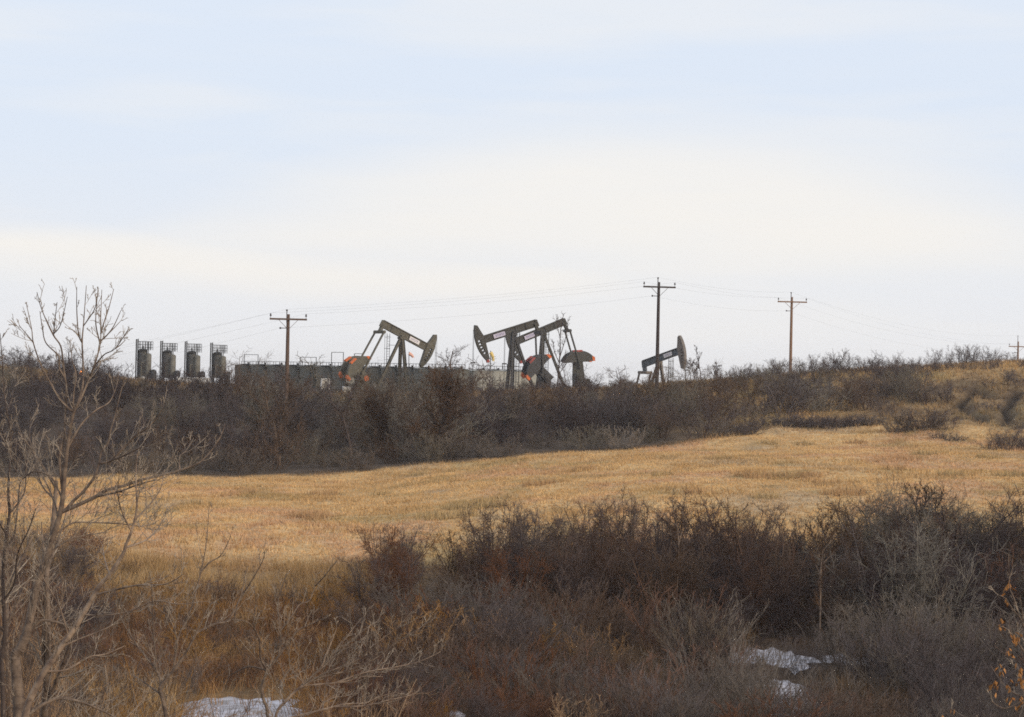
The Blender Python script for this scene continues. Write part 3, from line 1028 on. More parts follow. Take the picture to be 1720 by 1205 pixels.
EDGE = [
    ([(4, 1330), (6, 1205), (3, 1110), (8, 1060), (5, 974), (10, 909), (16, 863), (14, 826), (17, 770), (17, 723), (8, 670), (4, 610), (0, 560)], 13, 2.5),
    ([(8, 925), (23, 900), (30, 850), (35, 809), (56, 793), (64, 765)], 5, 2), ([(15, 865), (40, 830), (44, 790), (46, 760)], 4, 2),
    ([(4, 1000), (24, 980), (30, 930), (48, 890), (60, 855)], 5, 2), ([(16, 770), (6, 730), (-10, 700)], 3, 2),
    ([(4, 1060), (-12, 1040), (-30, 1000)], 6, 3), ([(12, 900), (-6, 870), (-20, 830)], 4, 2), ([(6, 690), (22, 660), (26, 630)], 3, 1.6),
]
limb_tree('bare_tree', 'dark slender sapling cut by the left edge of the photo', 38, EDGE, 12, 'bark_dark', 'bark_twig', TW_NEAR)
FORK = [
    ([(290, 1330), (279, 1205), (271, 1167), (270, 1153), (291, 1127), (309, 1102), (330, 1064), (349, 1023), (358, 1011)], 9, 2.2),
    ([(270, 1153), (267, 1134), (244, 1102), (233, 1088), (214, 1076)], 6, 2.5), ([(291, 1127), (297, 1088), (300, 1069), (321, 1023), (333, 978), (342, 939), (348, 900), (351, 852)], 5, 1.8),
    ([(337, 962), (352, 945), (372, 932), (388, 900)], 3.5, 1.8), ([(262, 1125), (258, 1060), (256, 1010), (254, 981), (250, 960)], 3.5, 1.8),
    ([(330, 1064), (355, 1050), (385, 1040), (405, 1000), (412, 960)], 4, 1.8), ([(271, 1165), (240, 1145), (225, 1135)], 4, 2),
    ([(233, 1088), (215, 1060), (200, 1035)], 3.5, 1.8), ([(300, 1075), (285, 1040), (262, 1020), (240, 1005)], 3.5, 1.8),
]
limb_tree('bare_shrub', 'thin forked sapling in front of ochre weeds, beside the largest snow patch', 43, FORK, 21, 'bark', 'bark_twig', dict(TW_SPARSE, gap=.2), cat='sapling')
CROOK = [
    ([(452, 1330), (450, 1205), (443, 1176), (440, 1153), (450, 1127), (468, 1102), (482, 1083), (500, 1060), (515, 1052), (552, 1035)], 7, 2),
    ([(450, 1127), (438, 1106), (436, 1076), (426, 1048), (430, 1010), (425, 985)], 5, 1.8), ([(468, 1102), (471, 1071), (467, 1013), (473, 990), (481, 964)], 4, 1.8),
    ([(478, 1060), (489, 1037), (503, 1016), (520, 1009), (529, 985)], 4, 1.8), ([(430, 1060), (415, 1045), (390, 1040)], 3.5, 1.8), ([(529, 985), (545, 968), (566, 942)], 3, 1.8),
    ([(396, 1040), (400, 1012), (420, 980), (440, 945), (445, 925)], 4, 1.8), ([(450, 1130), (420, 1120), (395, 1130), (380, 1140)], 4, 2),
]
limb_tree('bare_shrub', 'crooked dark-stemmed sapling just right of the largest snow patch', 45, CROOK, 31, 'bark', 'bark_twig', dict(TW_SPARSE, gap=.2), cat='sapling')
SPRAWL = [
    ([(470, 1330), (462, 1212), (482, 1176), (506, 1153), (538, 1123), (547, 1102), (557, 1078), (566, 1054)], 9, 2.2),
    ([(500, 1160), (530, 1140), (557, 1127), (601, 1109), (615, 1097), (638, 1076), (666, 1055), (692, 1027)], 6, 2), ([(540, 1160), (589, 1125), (631, 1106), (668, 1078), (706, 1055), (724, 1039)], 5.5, 2),
    ([(480, 1212), (543, 1192), (578, 1183), (613, 1181), (636, 1171), (668, 1162)], 6, 2), ([(560, 1200), (610, 1186), (654, 1176), (692, 1167), (706, 1155)], 5, 2),
    ([(520, 1165), (575, 1146), (608, 1137), (643, 1137)], 5, 2), ([(560, 1140), (613, 1130), (668, 1120), (706, 1111), (740, 1095)], 5, 2),
    ([(508, 1150), (503, 1130), (503, 1111), (507, 1090)], 4, 2), ([(538, 1123), (560, 1098), (590, 1060), (607, 1038)], 4, 1.8), ([(610, 1181), (613, 1160), (625, 1148)], 3, 1.8),
    ([(536, 1192), (545, 1180), (570, 1168)], 4, 1.8), ([(601, 1109), (605, 1090), (612, 1070)], 3, 1.8), ([(480, 1180), (470, 1150), (492, 1120)], 4, 1.8), ([(490, 1165), (560, 1105), (600, 1068), (640, 1040)], 4, 1.8),
]
limb_tree('bare_shrub', 'sprawling pale-twigged shrub fanning right from the bottom edge, left of centre', 42, [(a_, b_ * .72, c_ * .8) for a_, b_, c_ in SPRAWL], 41, 'bark_pale', 'bark_twig', dict(TW_NEAR, gap=.15, len=.5), cat='shrub')
LEAFY = [
    ([(1790, 1330), (1760, 1180), (1735, 1115), (1720, 1095), (1705, 1073), (1690, 1056), (1676, 1052)], 6, 2), ([(1735, 1115), (1722, 1060), (1712, 1034), (1701, 1000), (1696, 985), (1694, 930)], 4, 1.5),
    ([(1714, 1040), (1700, 1022), (1688, 1005), (1677, 1000)], 3, 1.5), ([(1755, 1170), (1720, 1170), (1690, 1155), (1665, 1120)], 4, 1.6), ([(1718, 1050), (1716, 1020), (1713, 1000)], 2.5, 1.5),
    ([(1710, 1080), (1698, 1060), (1694, 1030)], 2.5, 1.5), ([(1720, 1170), (1716, 1140), (1708, 1115)], 2.5, 1.5), ([(1725, 1185), (1690, 1190), (1665, 1178)], 2.5, 1.5),
    ([(1690, 1260), (1640, 1215), (1612, 1200), (1595, 1188)], 3, 1.5),
]
rt = limb_tree('leafy_shrub', 'sapling still holding orange dead leaves at the right edge', 27, LEAFY, 51, 'bark', 'bark_twig', dict(TW_SPARSE, gap=.3, len=.2), cat='sapling', spread=.5)
rl = random.Random(6)
lv = MB()
for (a, b, n, sp) in [(1695, 985, 9, 10), (1692, 1015, 5, 8), (1681, 1048, 5, 8), (1705, 1068, 10, 14), (1697, 1095, 6, 8), (1680, 1125, 5, 9), (1673, 1150, 6, 7), (1692, 1150, 5, 8),
                      (1690, 1172, 4, 8), (1716, 1145, 9, 10), (1600, 1194, 3, 10), (1718, 1178, 6, 9), (1700, 1182, 3, 8), (1712, 1125, 4, 10)]:
    for _ in range(n):
        c = pix(a + rl.gauss(0, sp * .45), b + rl.gauss(0, sp * .6), 27 + rl.uniform(-.15, .15)) - rt.location
        x_ = Vector((rl.gauss(0, 1), rl.gauss(0, 1), rl.gauss(0, .5))).normalized()
        z_ = Vector((rl.gauss(0, .5), rl.gauss(0, .5), -1)).normalized()
        l_ = rl.uniform(.045, .08); w_l = l_ * .34; nrm = x_.cross(z_) * .008
        lv.add([c, c + z_ * l_ * .5 + x_ * w_l + nrm, c + z_ * l_, c + z_ * l_ * .5 - x_ * w_l + nrm, c + z_ * l_ * .5 - nrm], [(0, 1, 4), (1, 2, 4), (2, 3, 4), (3, 0, 4)])
lv.build('dead_leaves', M['leaf'], rt)

# trees drawn in the middle distance, inside the slope thicket
TWO = [
    ([(470, 775), (471, 740), (472, 712), (478, 690), (482, 680), (500, 662), (520, 640)], 5, 2), ([(464, 775), (464, 745), (461, 715), (450, 690), (440, 680), (425, 668), (412, 650)], 5, 2),
    ([(472, 712), (470, 690), (462, 665), (458, 645)], 3.5, 1.8), ([(450, 690), (446, 665), (440, 640)], 3, 1.6), ([(482, 680), (486, 655), (484, 636)], 3, 1.6),
]
limb_tree('bare_tree', 'two slender trunks rising together in the thicket below the leftmost utility pole', 197, [(a_, b_ * .7, c_ * .8) for a_, b_, c_ in TWO], 61, 'bark', 'twig_brown', dict(TW_MID, gap=.12), spread=1.5)
CROTCH = [
    ([(590, 765), (587, 745), (584, 730), (577, 705), (574, 695), (560, 680), (548, 672), (530, 660), (518, 646), (509, 637)], 5, 1.8), ([(574, 695), (580, 685), (587, 675), (593, 668)], 4, 1.8),
    ([(556, 678), (554, 662), (550, 650)], 3, 1.6), ([(575, 700), (566, 693), (558, 682)], 3, 2), ([(586, 676), (592, 655), (600, 640)], 2.5, 1.5),
]
limb_tree('bare_tree', 'dark Y-forked tree in the thicket left of the first pumpjack', 195, CROTCH, 62, 'bark_dark', 'twig', dict(TW_MID, gap=.35, len=.8), spread=1.2)
tree('broad', spot(735, 197), 7.4, 'broad round-crowned brown bare tree in front of the first pumpjack head', seed=71, bark='bark_dark', twig='twig_brown', rmin=.0125)
tree('broad', spot(662, 200), 6.0, 'smaller brown bare tree left of the broad round-crowned one', seed=72, bark='bark_dark', twig='twig_brown', rmin=.011)
THIN = [([(936, 668), (937, 640), (939, 615), (941, 590), (941, 562), (944, 540), (947, 528)], 4.5, 1.6), ([(940, 600), (948, 575), (953, 552), (954, 535)], 2.5, 1.4), ([(939, 612), (931, 590), (928, 570)], 2.4, 1.4),
        ([(938, 630), (952, 610), (960, 596)], 2.2, 1.4), ([(941, 566), (936, 548), (936, 532)], 2, 1.3), ([(938, 622), (946, 606), (950, 590)], 2, 1.3)]
limb_tree('bare_tree', 'thin dark bare tree standing before the third pumpjack', 325, [(a_, b_ * .62, c_ * .8) for a_, b_, c_ in THIN], 73, 'bark_dark', 'twig', dict(TW_MID, gap=.5, len=1.1, r=.02, rmin=.014, start=.3, pair=.7, P=dict(TW_MID['P'], kids=(.9, .7, 0), rmin=.012)), spread=.8)
tree('broad', spot(428, 206), 5.6, 'rounded grey-brown bare tree in the thicket below the left end of the tank row', seed=74, bark='bark', twig='twig_olive', rmin=.0115)
tree('broad', spot(640, 203), 5.6, 'low spreading grey bare tree under the first pumpjack counterweights', seed=75, bark='bark', twig='twig_olive', rmin=.0115)
tree('broad', spot(870, 206), 4.8, 'rounded grey bare tree in the thicket below the paired pumpjacks', seed=76, bark='bark', twig='twig_grey', rmin=.0115)
# bare trees on the skyline
SKY = [(745, 400, 9.4, 'round', 'tall bare tree on the skyline behind the head of the first pumpjack', 80), (520, 420, 6.6, 'slim', 'small bare tree on the skyline above the green tank row', 81),
       (540, 425, 5.6, 'round', 'low bare tree on the skyline beside the small one over the tanks', 82), (785, 410, 6.2, 'round', 'low bare tree on the skyline left of the second pumpjack head', 83),
       (1037, 300, 2.9, 'slim', 'tiny bare tree on the skyline left of the distant pumpjack', 85),
       (1178, 248, 3.6, 'slim', 'lone bare tree on the skyline right of the distant pumpjack', 86), (1168, 250, 2.4, 'round', 'short bushy tree left of the lone skyline tree by the distant pumpjack', 87),
       (1200, 248, 1.9, 'round', 'lowest bushy tree right of the lone skyline tree by the distant pumpjack', 88)]
for (u_, d_, h_, kd, lb, sd_) in SKY:
    tree(kd, spot(u_, d_), h_, lb, 'bare trees on the skyline', sd_, 'bark_dark', 'twig', rmin=.0125 * d_ / 300)

# ------------------------------------------------------------------ brush that nobody could count: one object, its twigs instanced on points
SRC = {}


def stuff(name, label, cat, items):
    """items: (kind, material or None, position, height, width factor)"""
    coll = bpy.data.collections.new('sources_' + name)
    keys = {}; rows = []
    for kd, mt, pos, h, wide in items:
        v = rs.randrange(4)
        if (kd, v) not in SHRUB: SHRUB[(kd, v)] = make_shrub(kd, v)
        me, H0 = SHRUB[(kd, v)]
        k_ = (kd, v, mt)
        if k_ not in keys:
            o = bpy.data.objects.new('%s_source_%03d' % (name, len(keys)), me)
            if mt:
                o.material_slots[0].link = 'OBJECT'; o.material_slots[0].material = M[mt]
            coll.objects.link(o); keys[k_] = len(keys)
        s_ = h / H0
        rows.append((pos, keys[k_], (s_ * wide * rs.uniform(.92, 1.1), s_ * wide * rs.uniform(.92, 1.1), s_), (rs.gauss(0, .03), rs.gauss(0, .03), rs.uniform(0, 6.28))))
    me = bpy.data.meshes.new(name)
    me.from_pydata([tuple(r_[0]) for r_ in rows], [], [])
    for an, tp, col_, key in (('pick', 'INT', 1, 'value'), ('size', 'FLOAT_VECTOR', 2, 'vector'), ('turn', 'FLOAT_VECTOR', 3, 'vector')):
        at = me.attributes.new(an, tp, 'POINT')
        at.data.foreach_set(key, np.array([r_[col_] for r_ in rows], dtype=np.int32 if tp == 'INT' else np.float32).ravel())
    o = link(name, me)
    ng = bpy.data.node_groups.new(name, 'GeometryNodeTree')
    ng.interface.new_socket('Geometry', in_out='INPUT', socket_type='NodeSocketGeometry')
    ng.interface.new_socket('Geometry', in_out='OUTPUT', socket_type='NodeSocketGeometry')
    nn = ng.nodes.new; ln = ng.links.new
    gi = nn('NodeGroupInput'); go = nn('NodeGroupOutput')
    ip = nn('GeometryNodeInstanceOnPoints'); ci = nn('GeometryNodeCollectionInfo')
    ci.inputs['Collection'].default_value = coll
    ci.inputs['Separate Children'].default_value = True; ci.inputs['Reset Children'].default_value = True
    ln(gi.outputs[0], ip.inputs['Points']); ln(ci.outputs[0], ip.inputs['Instance'])
    ip.inputs['Pick Instance'].default_value = True
    for an, tp, sk in (('pick', 'INT', 'Instance Index'), ('size', 'FLOAT_VECTOR', 'Scale'), ('turn', 'FLOAT_VECTOR', 'Rotation')):
        na = nn('GeometryNodeInputNamedAttribute'); na.data_type = tp; na.inputs['Name'].default_value = an
        src_ = next(q_ for q_ in na.outputs if q_.enabled and q_.name == 'Attribute')
        if sk == 'Rotation':
            er = nn('FunctionNodeEulerToRotation'); ln(src_, er.inputs[0]); src_ = er.outputs[0]
        ln(src_, ip.inputs[sk])
    ln(ip.outputs[0], go.inputs[0])
    md = o.modifiers.new('brush', 'NODES'); md.node_group = ng
    return tag(o, label, cat, kind='stuff')


SLOPE = []; HOLLOW = []
# ------------------------------------------------------------------ shrubs
rs = random.Random(19)


def zone_name(u):
    for lim, t in ((130, 'at its far left end'), (395, 'below the four tall treaters'), (600, 'below the green tank row'), (790, 'below the first pumpjack'), (1030, 'below the paired pumpjacks'),
                   (1240, 'below the distant pumpjack'), (1480, 'below the pole on the hill')):
        if u < lim: return t
    return 'on the eroded hillside far right'


def slope_ok(u, v):
    bot = np.interp(u, [-100, 300, 600, 760, 900, 1100, 1200, 1230, 1350, 1450, 1520], [800, 797, 793, 780, 770, 752, 737, 728, 700, 690, 680])
    return v < bot


placed = []


def far_enough(p, r):
    for q_ in placed:
        if (p.x - q_[0]) ** 2 + (p.y - q_[1]) ** 2 < (r + q_[2]) ** 2: return False
    placed.append((p.x, p.y, r)); return True


# the dense thicket on the slope
tries = 0; cnt_ = 0
while cnt_ < 270 and tries < 9000:
    tries += 1
    d_ = math.sqrt(rs.uniform(186 ** 2, 239 ** 2)); u_ = rs.uniform(-90, 1530)
    lo = np.interp(u_, FARED[0], FARED[1])
    if d_ < lo + 1.0: continue
    p = spot(u_, d_); v_ = proj(p)[1]
    if not slope_ok(u_, v_): continue
    if u_ > 1180 and rs.random() < .35 * min(1, (u_ - 1180) / 120): continue
    if 395 > u_ > 60 and d_ > 233: continue
    if not far_enough(p, 1.12): continue
    if d_ < lo + 7 and rs.random() < (.75 if 520 < u_ < 1200 else .4):
        kd, h_ = 'sage', rs.uniform(1.4, 2.4)
    else:
        kd = rs.choice(['thicket', 'thicket', 'clump', 'clump', 'round'])
        h_ = rs.uniform(2.3, 3.9)
        h_ *= rs.choice([.75, .9, 1, 1.1, 1.35])
        if d_ > 228: h_ *= .52
        if d_ > 231 and 700 > u_ > 395: h_ *= .7
    f_ = fbm(np.array([u_ * .012]), np.array([d_ * .12]), 2)[0] + rs.gauss(0, .05)
    mt = ('twig_near' if f_ < .44 else 'twig' if f_ < .54 else 'twig_brown' if f_ < .62 else 'twig_olive') if kd != 'sage' else rs.choice(['twig_tan', 'twig_grey', 'twig_olive'])
    lowf = d_ < lo + 6
    SLOPE.append((kd, mt, p, h_, 1.22))
    cnt_ += 1

# strip of low brush at the foot of the slope, right of centre
for i in range(16):
    u_ = 1238 + 14.5 * i + rs.uniform(-4, 4)
    d_ = np.interp(u_, FARED[0], FARED[1]) + rs.uniform(.8, 3.2)
    SLOPE.append((rs.choice(['sage', 'clump', 'sage']), 'twig', spot(u_, d_), rs.uniform(.8, 1.35), 1.7))

# scattered shrubs of the right-hand hill and its skyline
HILL = [
    (1398, 726, 1.2, 'clump', 'dark'), (1460, 690, 2.0, 'clump', 'dark'), (1488, 700, 1.8, 'clump', 'dark'), (1504, 728, 1.1, 'sage', 'grey'), (1540, 724, 2.2, 'sage', 'grey'), (1555, 722, 1.9, 'sage', 'grey'),
    (1548, 680, 1.7, 'thicket', 'dark'), (1592, 722, 1.6, 'clump', 'dark'), (1585, 676, 2.1, 'thicket', 'dark'), (1575, 738, .8, 'sage', 'grey'), (1596, 741, .9, 'sage', 'grey'), (1612, 742, .6, 'sage', 'grey'),
    (1662, 757, 1.3, 'round', 'dark'), (1680, 756, 1.7, 'round', 'dark'), (1698, 757, 1.9, 'round', 'dark'), (1716, 756, 1.9, 'round', 'dark'), (1734, 757, 1.7, 'round', 'dark'), (1660, 652, 1.2, 'clump', 'dark'), (1668, 690, .9, 'sage', 'grey'), (1688, 648, 1.6, 'clump', 'dark'), (1714, 650, 1.8, 'clump', 'dark'),
    (1500, 668, 1.9, 'thicket', 'dark'), (1525, 662, 1.8, 'thicket', 'dark'), (1440, 664, 2.2, 'thicket', 'dark'),
    (1548, 652, 1.6, 'clump', 'dark'), (1715, 722, 1.0, 'sage', 'grey'),
    (1470, 716, 1.0, 'sage', 'grey'), (1430, 718, .9, 'sage', 'grey'), (1360, 690, 1.3, 'sage', 'grey'), (1400, 690, 1.5, 'clump', 'dark'), (1330, 700, 1.3, 'clump', 'dark'), (1380, 672, 1.9, 'clump', 'dark'),
    (1350, 664, 2.3, 'thicket', 'dark'), (1420, 690, 1.6, 'clump', 'dark'), (1300, 690, 1.8, 'clump', 'dark'), (1270, 700, 1.5, 'sage', 'grey'),
]
for (a, b, h_, kd, cw_) in HILL:
    p = ray_ground(a, b, 180, 262)
    if p is None: p = spot(a, 236)
    where = 'dark bare shrub' if cw_ == 'dark' else 'small grey bush'
    if a > 1640 and b > 740: lb = 'dark rounded shrub standing out on the golden meadow at the right edge'
    elif b > 735: lb = 'small grey bush low on the meadow under the eroded hill'
    elif a < 1480: lb = where + ' among golden grass below the pole on the hill'
    elif a > 1600 and b < 712: lb = where + ' beside the eroded gully on the right hillside'
    else: lb = where + ' scattered on the golden hillside left of the gully'
    shrub(kd, p, h_, lb, 'scattered hillside shrubs', mat='twig' if cw_ == 'dark' else rs.choice([None, 'twig']), rnd=rs, wide=1.35)
CREST = [(1240, 240, 1.0), (1268, 242, 1.2), (1290, 243, 1.1), (1316, 243, 2.0), (1345, 243, 1.5), (1362, 243, 2.2), (1382, 242, 1.6), (1408, 245, 2.4), (1447, 246, 1.9), (1471, 247, 2.3), (1466, 247, 1.6), (1496, 248, 1.7),
         (1511, 249, 1.9), (1532, 250, 1.0), (1578, 252, 2.0), (1590, 252, 1.6), (1616, 254, 2.3), (1628, 254, 2.1), (1640, 254, 1.6), (1660, 255, 2.0), (1676, 255, 1.5), (1712, 252, 1.0)]
for i, (u_, d_, h_) in enumerate(CREST):
    lb = 'dark shrub on the hill crest against the sky ' + ('left of the hill pole' if u_ < 1325 else 'just right of the hill pole' if u_ < 1480 else 'in the middle of the crest' if u_ < 1560 else 'near the farthest pole')
    shrub('thicket' if i % 3 else 'clump', spot(u_, d_), h_, lb, 'shrubs along the hill crest', rnd=rs, wide=.95, mat='twig')
for i in range(62):
    u_ = rs.uniform(1215, 1725); d_ = rs.uniform(236, 248)
    SLOPE.append((rs.choice(['clump', 'thicket']), 'twig', spot(u_, d_), rs.uniform(.6, 1.9) * (1 if u_ < 1560 else .7), 1.15))
# brush on the left skyline
for i in range(20):
    u_ = rs.uniform(-40, 215); d_ = rs.uniform(268, 300)
    SLOPE.append(('thicket', 'twig', spot(u_, d_), rs.uniform(1.6, 3.4) * (1.15 - u_ / 500), .9))
# knoll grass and brush at the plateau rim under the tanks and jacks
for i in range(60):
    u_ = rs.uniform(400, 1080); d_ = rs.uniform(243, 262)
    SLOPE.append((rs.choice(['clump', 'thicket', 'sage']), rs.choice(['twig', 'twig_brown']), spot(u_, d_), rs.uniform(.35, 1.05), 1.6))

stuff('slope_thicket', 'dense dark leafless thicket covering the slope below the wells', 'thicket', SLOPE)

# near thicket across the right and centre: rows of tall shrubs
TOP = ([560, 620, 655, 700, 730, 770, 800, 835, 855, 885, 915, 945, 970, 1000, 1040, 1075, 1110, 1150, 1200, 1240, 1270, 1300, 1330, 1370, 1410, 1440, 1470, 1500, 1530, 1570, 1610, 1650, 1700, 1760],
       [945, 925, 890, 895, 930, 905, 890, 852, 888, 862, 880, 868, 872, 866, 842, 860, 848, 866, 866, 872, 848, 880, 892, 872, 885, 890, 850, 832, 816, 838, 848, 842, 872, 880])
placed = []


def near_label(kind, u):
    a = {'thorn': 'tall spiky thornbush', 'round': 'rounded grey bush', 'willow': 'pale upright brush clump', 'rust': 'low rusty shrub', 'ochre': 'ochre dead shrub'}[kind]
    for lim, t in ((250, 'behind the tallest foreground tree'), (640, 'in the ochre hollow left of centre'), (860, 'at the left end of the near thicket'), (1130, 'in the middle of the near thicket'),
                   (1430, 'above the right-hand snow patch'), (1800, 'in the big dark clump at the right edge')):
        if u < lim: return a + ' ' + t
    return a


cnt_ = 0; tries = 0
while cnt_ < 112 and tries < 6000:       # the tall back rank
    tries += 1
    u_ = rs.uniform(630, 1790); d_ = rs.uniform(90, 106)
    p = spot(u_, d_)
    if not far_enough(p, .66): continue
    if 700 < u_ < 770 and d_ > 99: continue
    if 1404 < u_ < 1436 and d_ > 96: continue
    tv = np.interp(u_, *TOP)
    gv = proj(p)[1]
    full = (gv - tv) / F * d_ * (1.2 if u_ < 1430 else 1.27)
    back = (d_ - 90) / 16
    kd = 'round' if (u_ > 1420 and rs.random() < .8) or rs.random() < .2 else 'thorn'
    if u_ < 900 and rs.random() < .3: continue
    h_ = full * (rs.uniform(.6, 1.08) if u_ < 1430 else rs.uniform(.8, 1.05)) * (1 if back > .35 else rs.uniform(.62, .85))
    if h_ < .9: h_ = rs.uniform(.9, 1.5)
    mt = rs.choice(['twig_near', 'twig_near_brown', 'twig_near_brown', 'twig_near', 'twig_brown', 'twig_brown', 'twig_red']) if kd == 'thorn' else rs.choice(['twig_olive', 'twig_olive', 'twig', 'twig_near'] if u_ > 1430 else ['twig_near', 'twig', 'twig_near_brown'])
    shrub(kd, p, h_, near_label(kd, u_), 'tall shrubs of the near thicket', mat=mt, rnd=rs, wide=1.0)
    cnt_ += 1
# specific crowns that stand out above it
for (u_, d_, tv, kd, mt, lb) in [
    (836, 104, 850, 'thorn', 'twig_near_brown', 'narrow rust-brown spire of thornbush left of the near thicket'), (1040, 105, 836, 'thorn', 'twig', 'highest spiky thornbush crown in the middle of the near thicket'),
    (1268, 105, 846, 'thorn', 'twig_near_brown', 'dark thornbush peak with a bent tip above the near thicket'), (680, 104, 882, 'thorn', 'twig', 'isolated dark thornbush left of the near thicket, against the gold meadow'),
    (975, 105, 842, 'thorn', 'twig_brown', 'thin wispy thornbush tip left of the highest crown'), (1497, 100, 812, 'round', 'twig_olive', 'left shoulder bush of the big clump at right'),
    (1612, 101, 816, 'round', 'twig_olive', 'rounded right-hand bush of the big clump at right'), (1680, 99, 838, 'round', 'twig_olive', 'grey bush sloping down to the right edge of the photo'),
    (770, 103, 890, 'thorn', 'twig_brown', 'small thornbush between the isolated one and the rust spire')]:
    p = spot(u_, d_)
    shrub(kd, p, (proj(p)[1] - tv) / F * d_ * 1.06, lb, None, mat=mt, rnd=rs, wide=.95)
UMB = [([(1545, 1010), (1543, 960), (1545, 905), (1546, 870), (1552, 852), (1560, 838), (1572, 826)], 6, 2), ([(1546, 872), (1538, 852), (1533, 838), (1520, 826)], 4, 1.8),
       ([(1538, 852), (1541, 836), (1544, 824)], 3, 1.6), ([(1552, 852), (1556, 834), (1553, 820)], 3, 1.6), ([(1546, 870), (1560, 860), (1575, 850), (1580, 838)], 3.5, 1.8), ([(1560, 838), (1578, 836), (1588, 828)], 3, 1.6)]
limb_tree('bare_tree', 'umbrella-shaped bare tree topping the big clump at right', 101, UMB, 66, 'bark_dark', 'twig_brown', dict(TW_MID, gap=.09, len=.62, rmin=.007, start=.45, P=dict(TW_MID['P'], rmin=.0055)), spread=.6)
SLIMP = [([(1377, 1060), (1378, 1000), (1379, 950), (1382, 925), (1386, 905), (1394, 880), (1398, 865)], 5, 1.8), ([(1380, 945), (1370, 915), (1364, 895), (1360, 875)], 3, 1.6), ([(1382, 925), (1395, 910), (1404, 895)], 3, 1.6),
         ([(1379, 965), (1366, 940), (1358, 920)], 2.6, 1.5), ([(1386, 905), (1381, 885), (1383, 862)], 2.6, 1.5), ([(1380, 950), (1398, 930), (1410, 912)], 2.4, 1.4)]
limb_tree('bare_tree', 'slim straight-trunked tree in front of the near thicket right of centre', 88, [(a_, b_ * .72, c_) for a_, b_, c_ in SLIMP], 67, 'bark', 'twig_brown', dict(TW_MID, gap=.10, len=.5, rmin=.007, start=.35, P=dict(TW_MID['P'], rmin=.005)), spread=.5)
WISP = [([(1136, 1010), (1138, 960), (1140, 915), (1136, 880), (1130, 850), (1131, 825)], 3.5, 1.5), ([(1138, 930), (1128, 900), (1120, 870)], 2.4, 1.4), ([(1140, 915), (1147, 880), (1146, 846)], 2.4, 1.4)]
limb_tree('bare_tree', 'wispy brown sapling rising above the near thicket at centre right', 91, WISP, 68, 'bark', 'twig_brown', dict(TW_MID, gap=.12, len=.4, rmin=.007, start=.3, P=dict(TW_MID['P'], rmin=.005)), spread=.5)

for (u_, d_, h_, kd, mt) in [(1283, 79, 1.5, 'willow', 'twig_grey'), (1344, 80, 1.6, 'willow', 'twig'), (1318, 74, 1.0, 'willow', 'twig_near'), (1400, 80, 1.5, 'willow', 'twig_grey'), (1255, 76, 1.3, 'rust', 'twig_near_brown'), (1352, 72, 1.3, 'rust', None)]:
    HOLLOW.append((kd, mt, spot(u_, d_), h_, 1.0))
for (u_, d_, h_, lb) in [(1475, 87, 2.3, 'pale grey rounded bush before the left side of the big clump at right'), (1540, 86, 1.9, 'pale grey bush under the umbrella-shaped tree'), (1640, 84, 2.2, 'pale grey-tan bush before the right side of the big clump'), (1450, 82, 1.5, 'smaller pale bush left of the grey rounded ones at right')]:
    shrub('round', spot(u_, d_), h_, lb, None, mat='twig_tan', rnd=rs, wide=1.15)
# twiggy shrubs close by on the left: they root below the frame
for (u_, d_, h_, lb) in [(-30, 44, 5.0, 'tangled pale twigs at the left edge behind the slender sapling'), (60, 49, 4.6, 'tangled twiggy shrub between the two leaning foreground trunks'), (120, 53, 4.4, 'tangled twiggy shrub under the leaning pale trunk'),
                        (190, 47, 3.7, 'low tangle of twigs right of the leaning pale trunk'), (255, 52, 3.6, 'fine-twigged shrub left of the thin forked sapling'), (345, 55, 3.2, 'fine-twigged shrub behind the largest snow patch sapling'),
                        (415, 54, 3.0, 'fine-twigged shrub behind the crooked sapling'), (520, 50, 3.3, 'fine-twigged shrub behind the sprawling pale shrub'), (600, 53, 3.0, 'fine-twigged shrub beyond the tips of the sprawling pale shrub'),
                        (680, 56, 2.6, 'fine-twigged shrub right of the sprawling pale shrub'), (30, 57, 5.2, 'tall brown tangle behind the foot of the tallest foreground tree'), (-60, 58, 6.2, 'tall twiggy shrub cut by the left edge')]:
    shrub('tangle', spot(u_, d_), h_ * .9, lb, None, name='twiggy_shrub', mat=rs.choice(['bark_twig', 'twig_brown', 'weed', 'twig_brown']), rnd=rs, wide=.85)
for (u_, d_, h_, sd_, lb) in [(-25, 41, 7.0, 91, 'bare sapling half out of the frame at far left'), (70, 46, 6.6, 92, 'thin bare sapling just behind the tallest foreground tree'), (18, 52, 6.4, 93, 'thin bare sapling behind the slender one at the left edge')]:
    tree('slim', spot(u_, d_), h_, lb, None, sd_, 'bark', 'bark_twig', rmin=.0045)

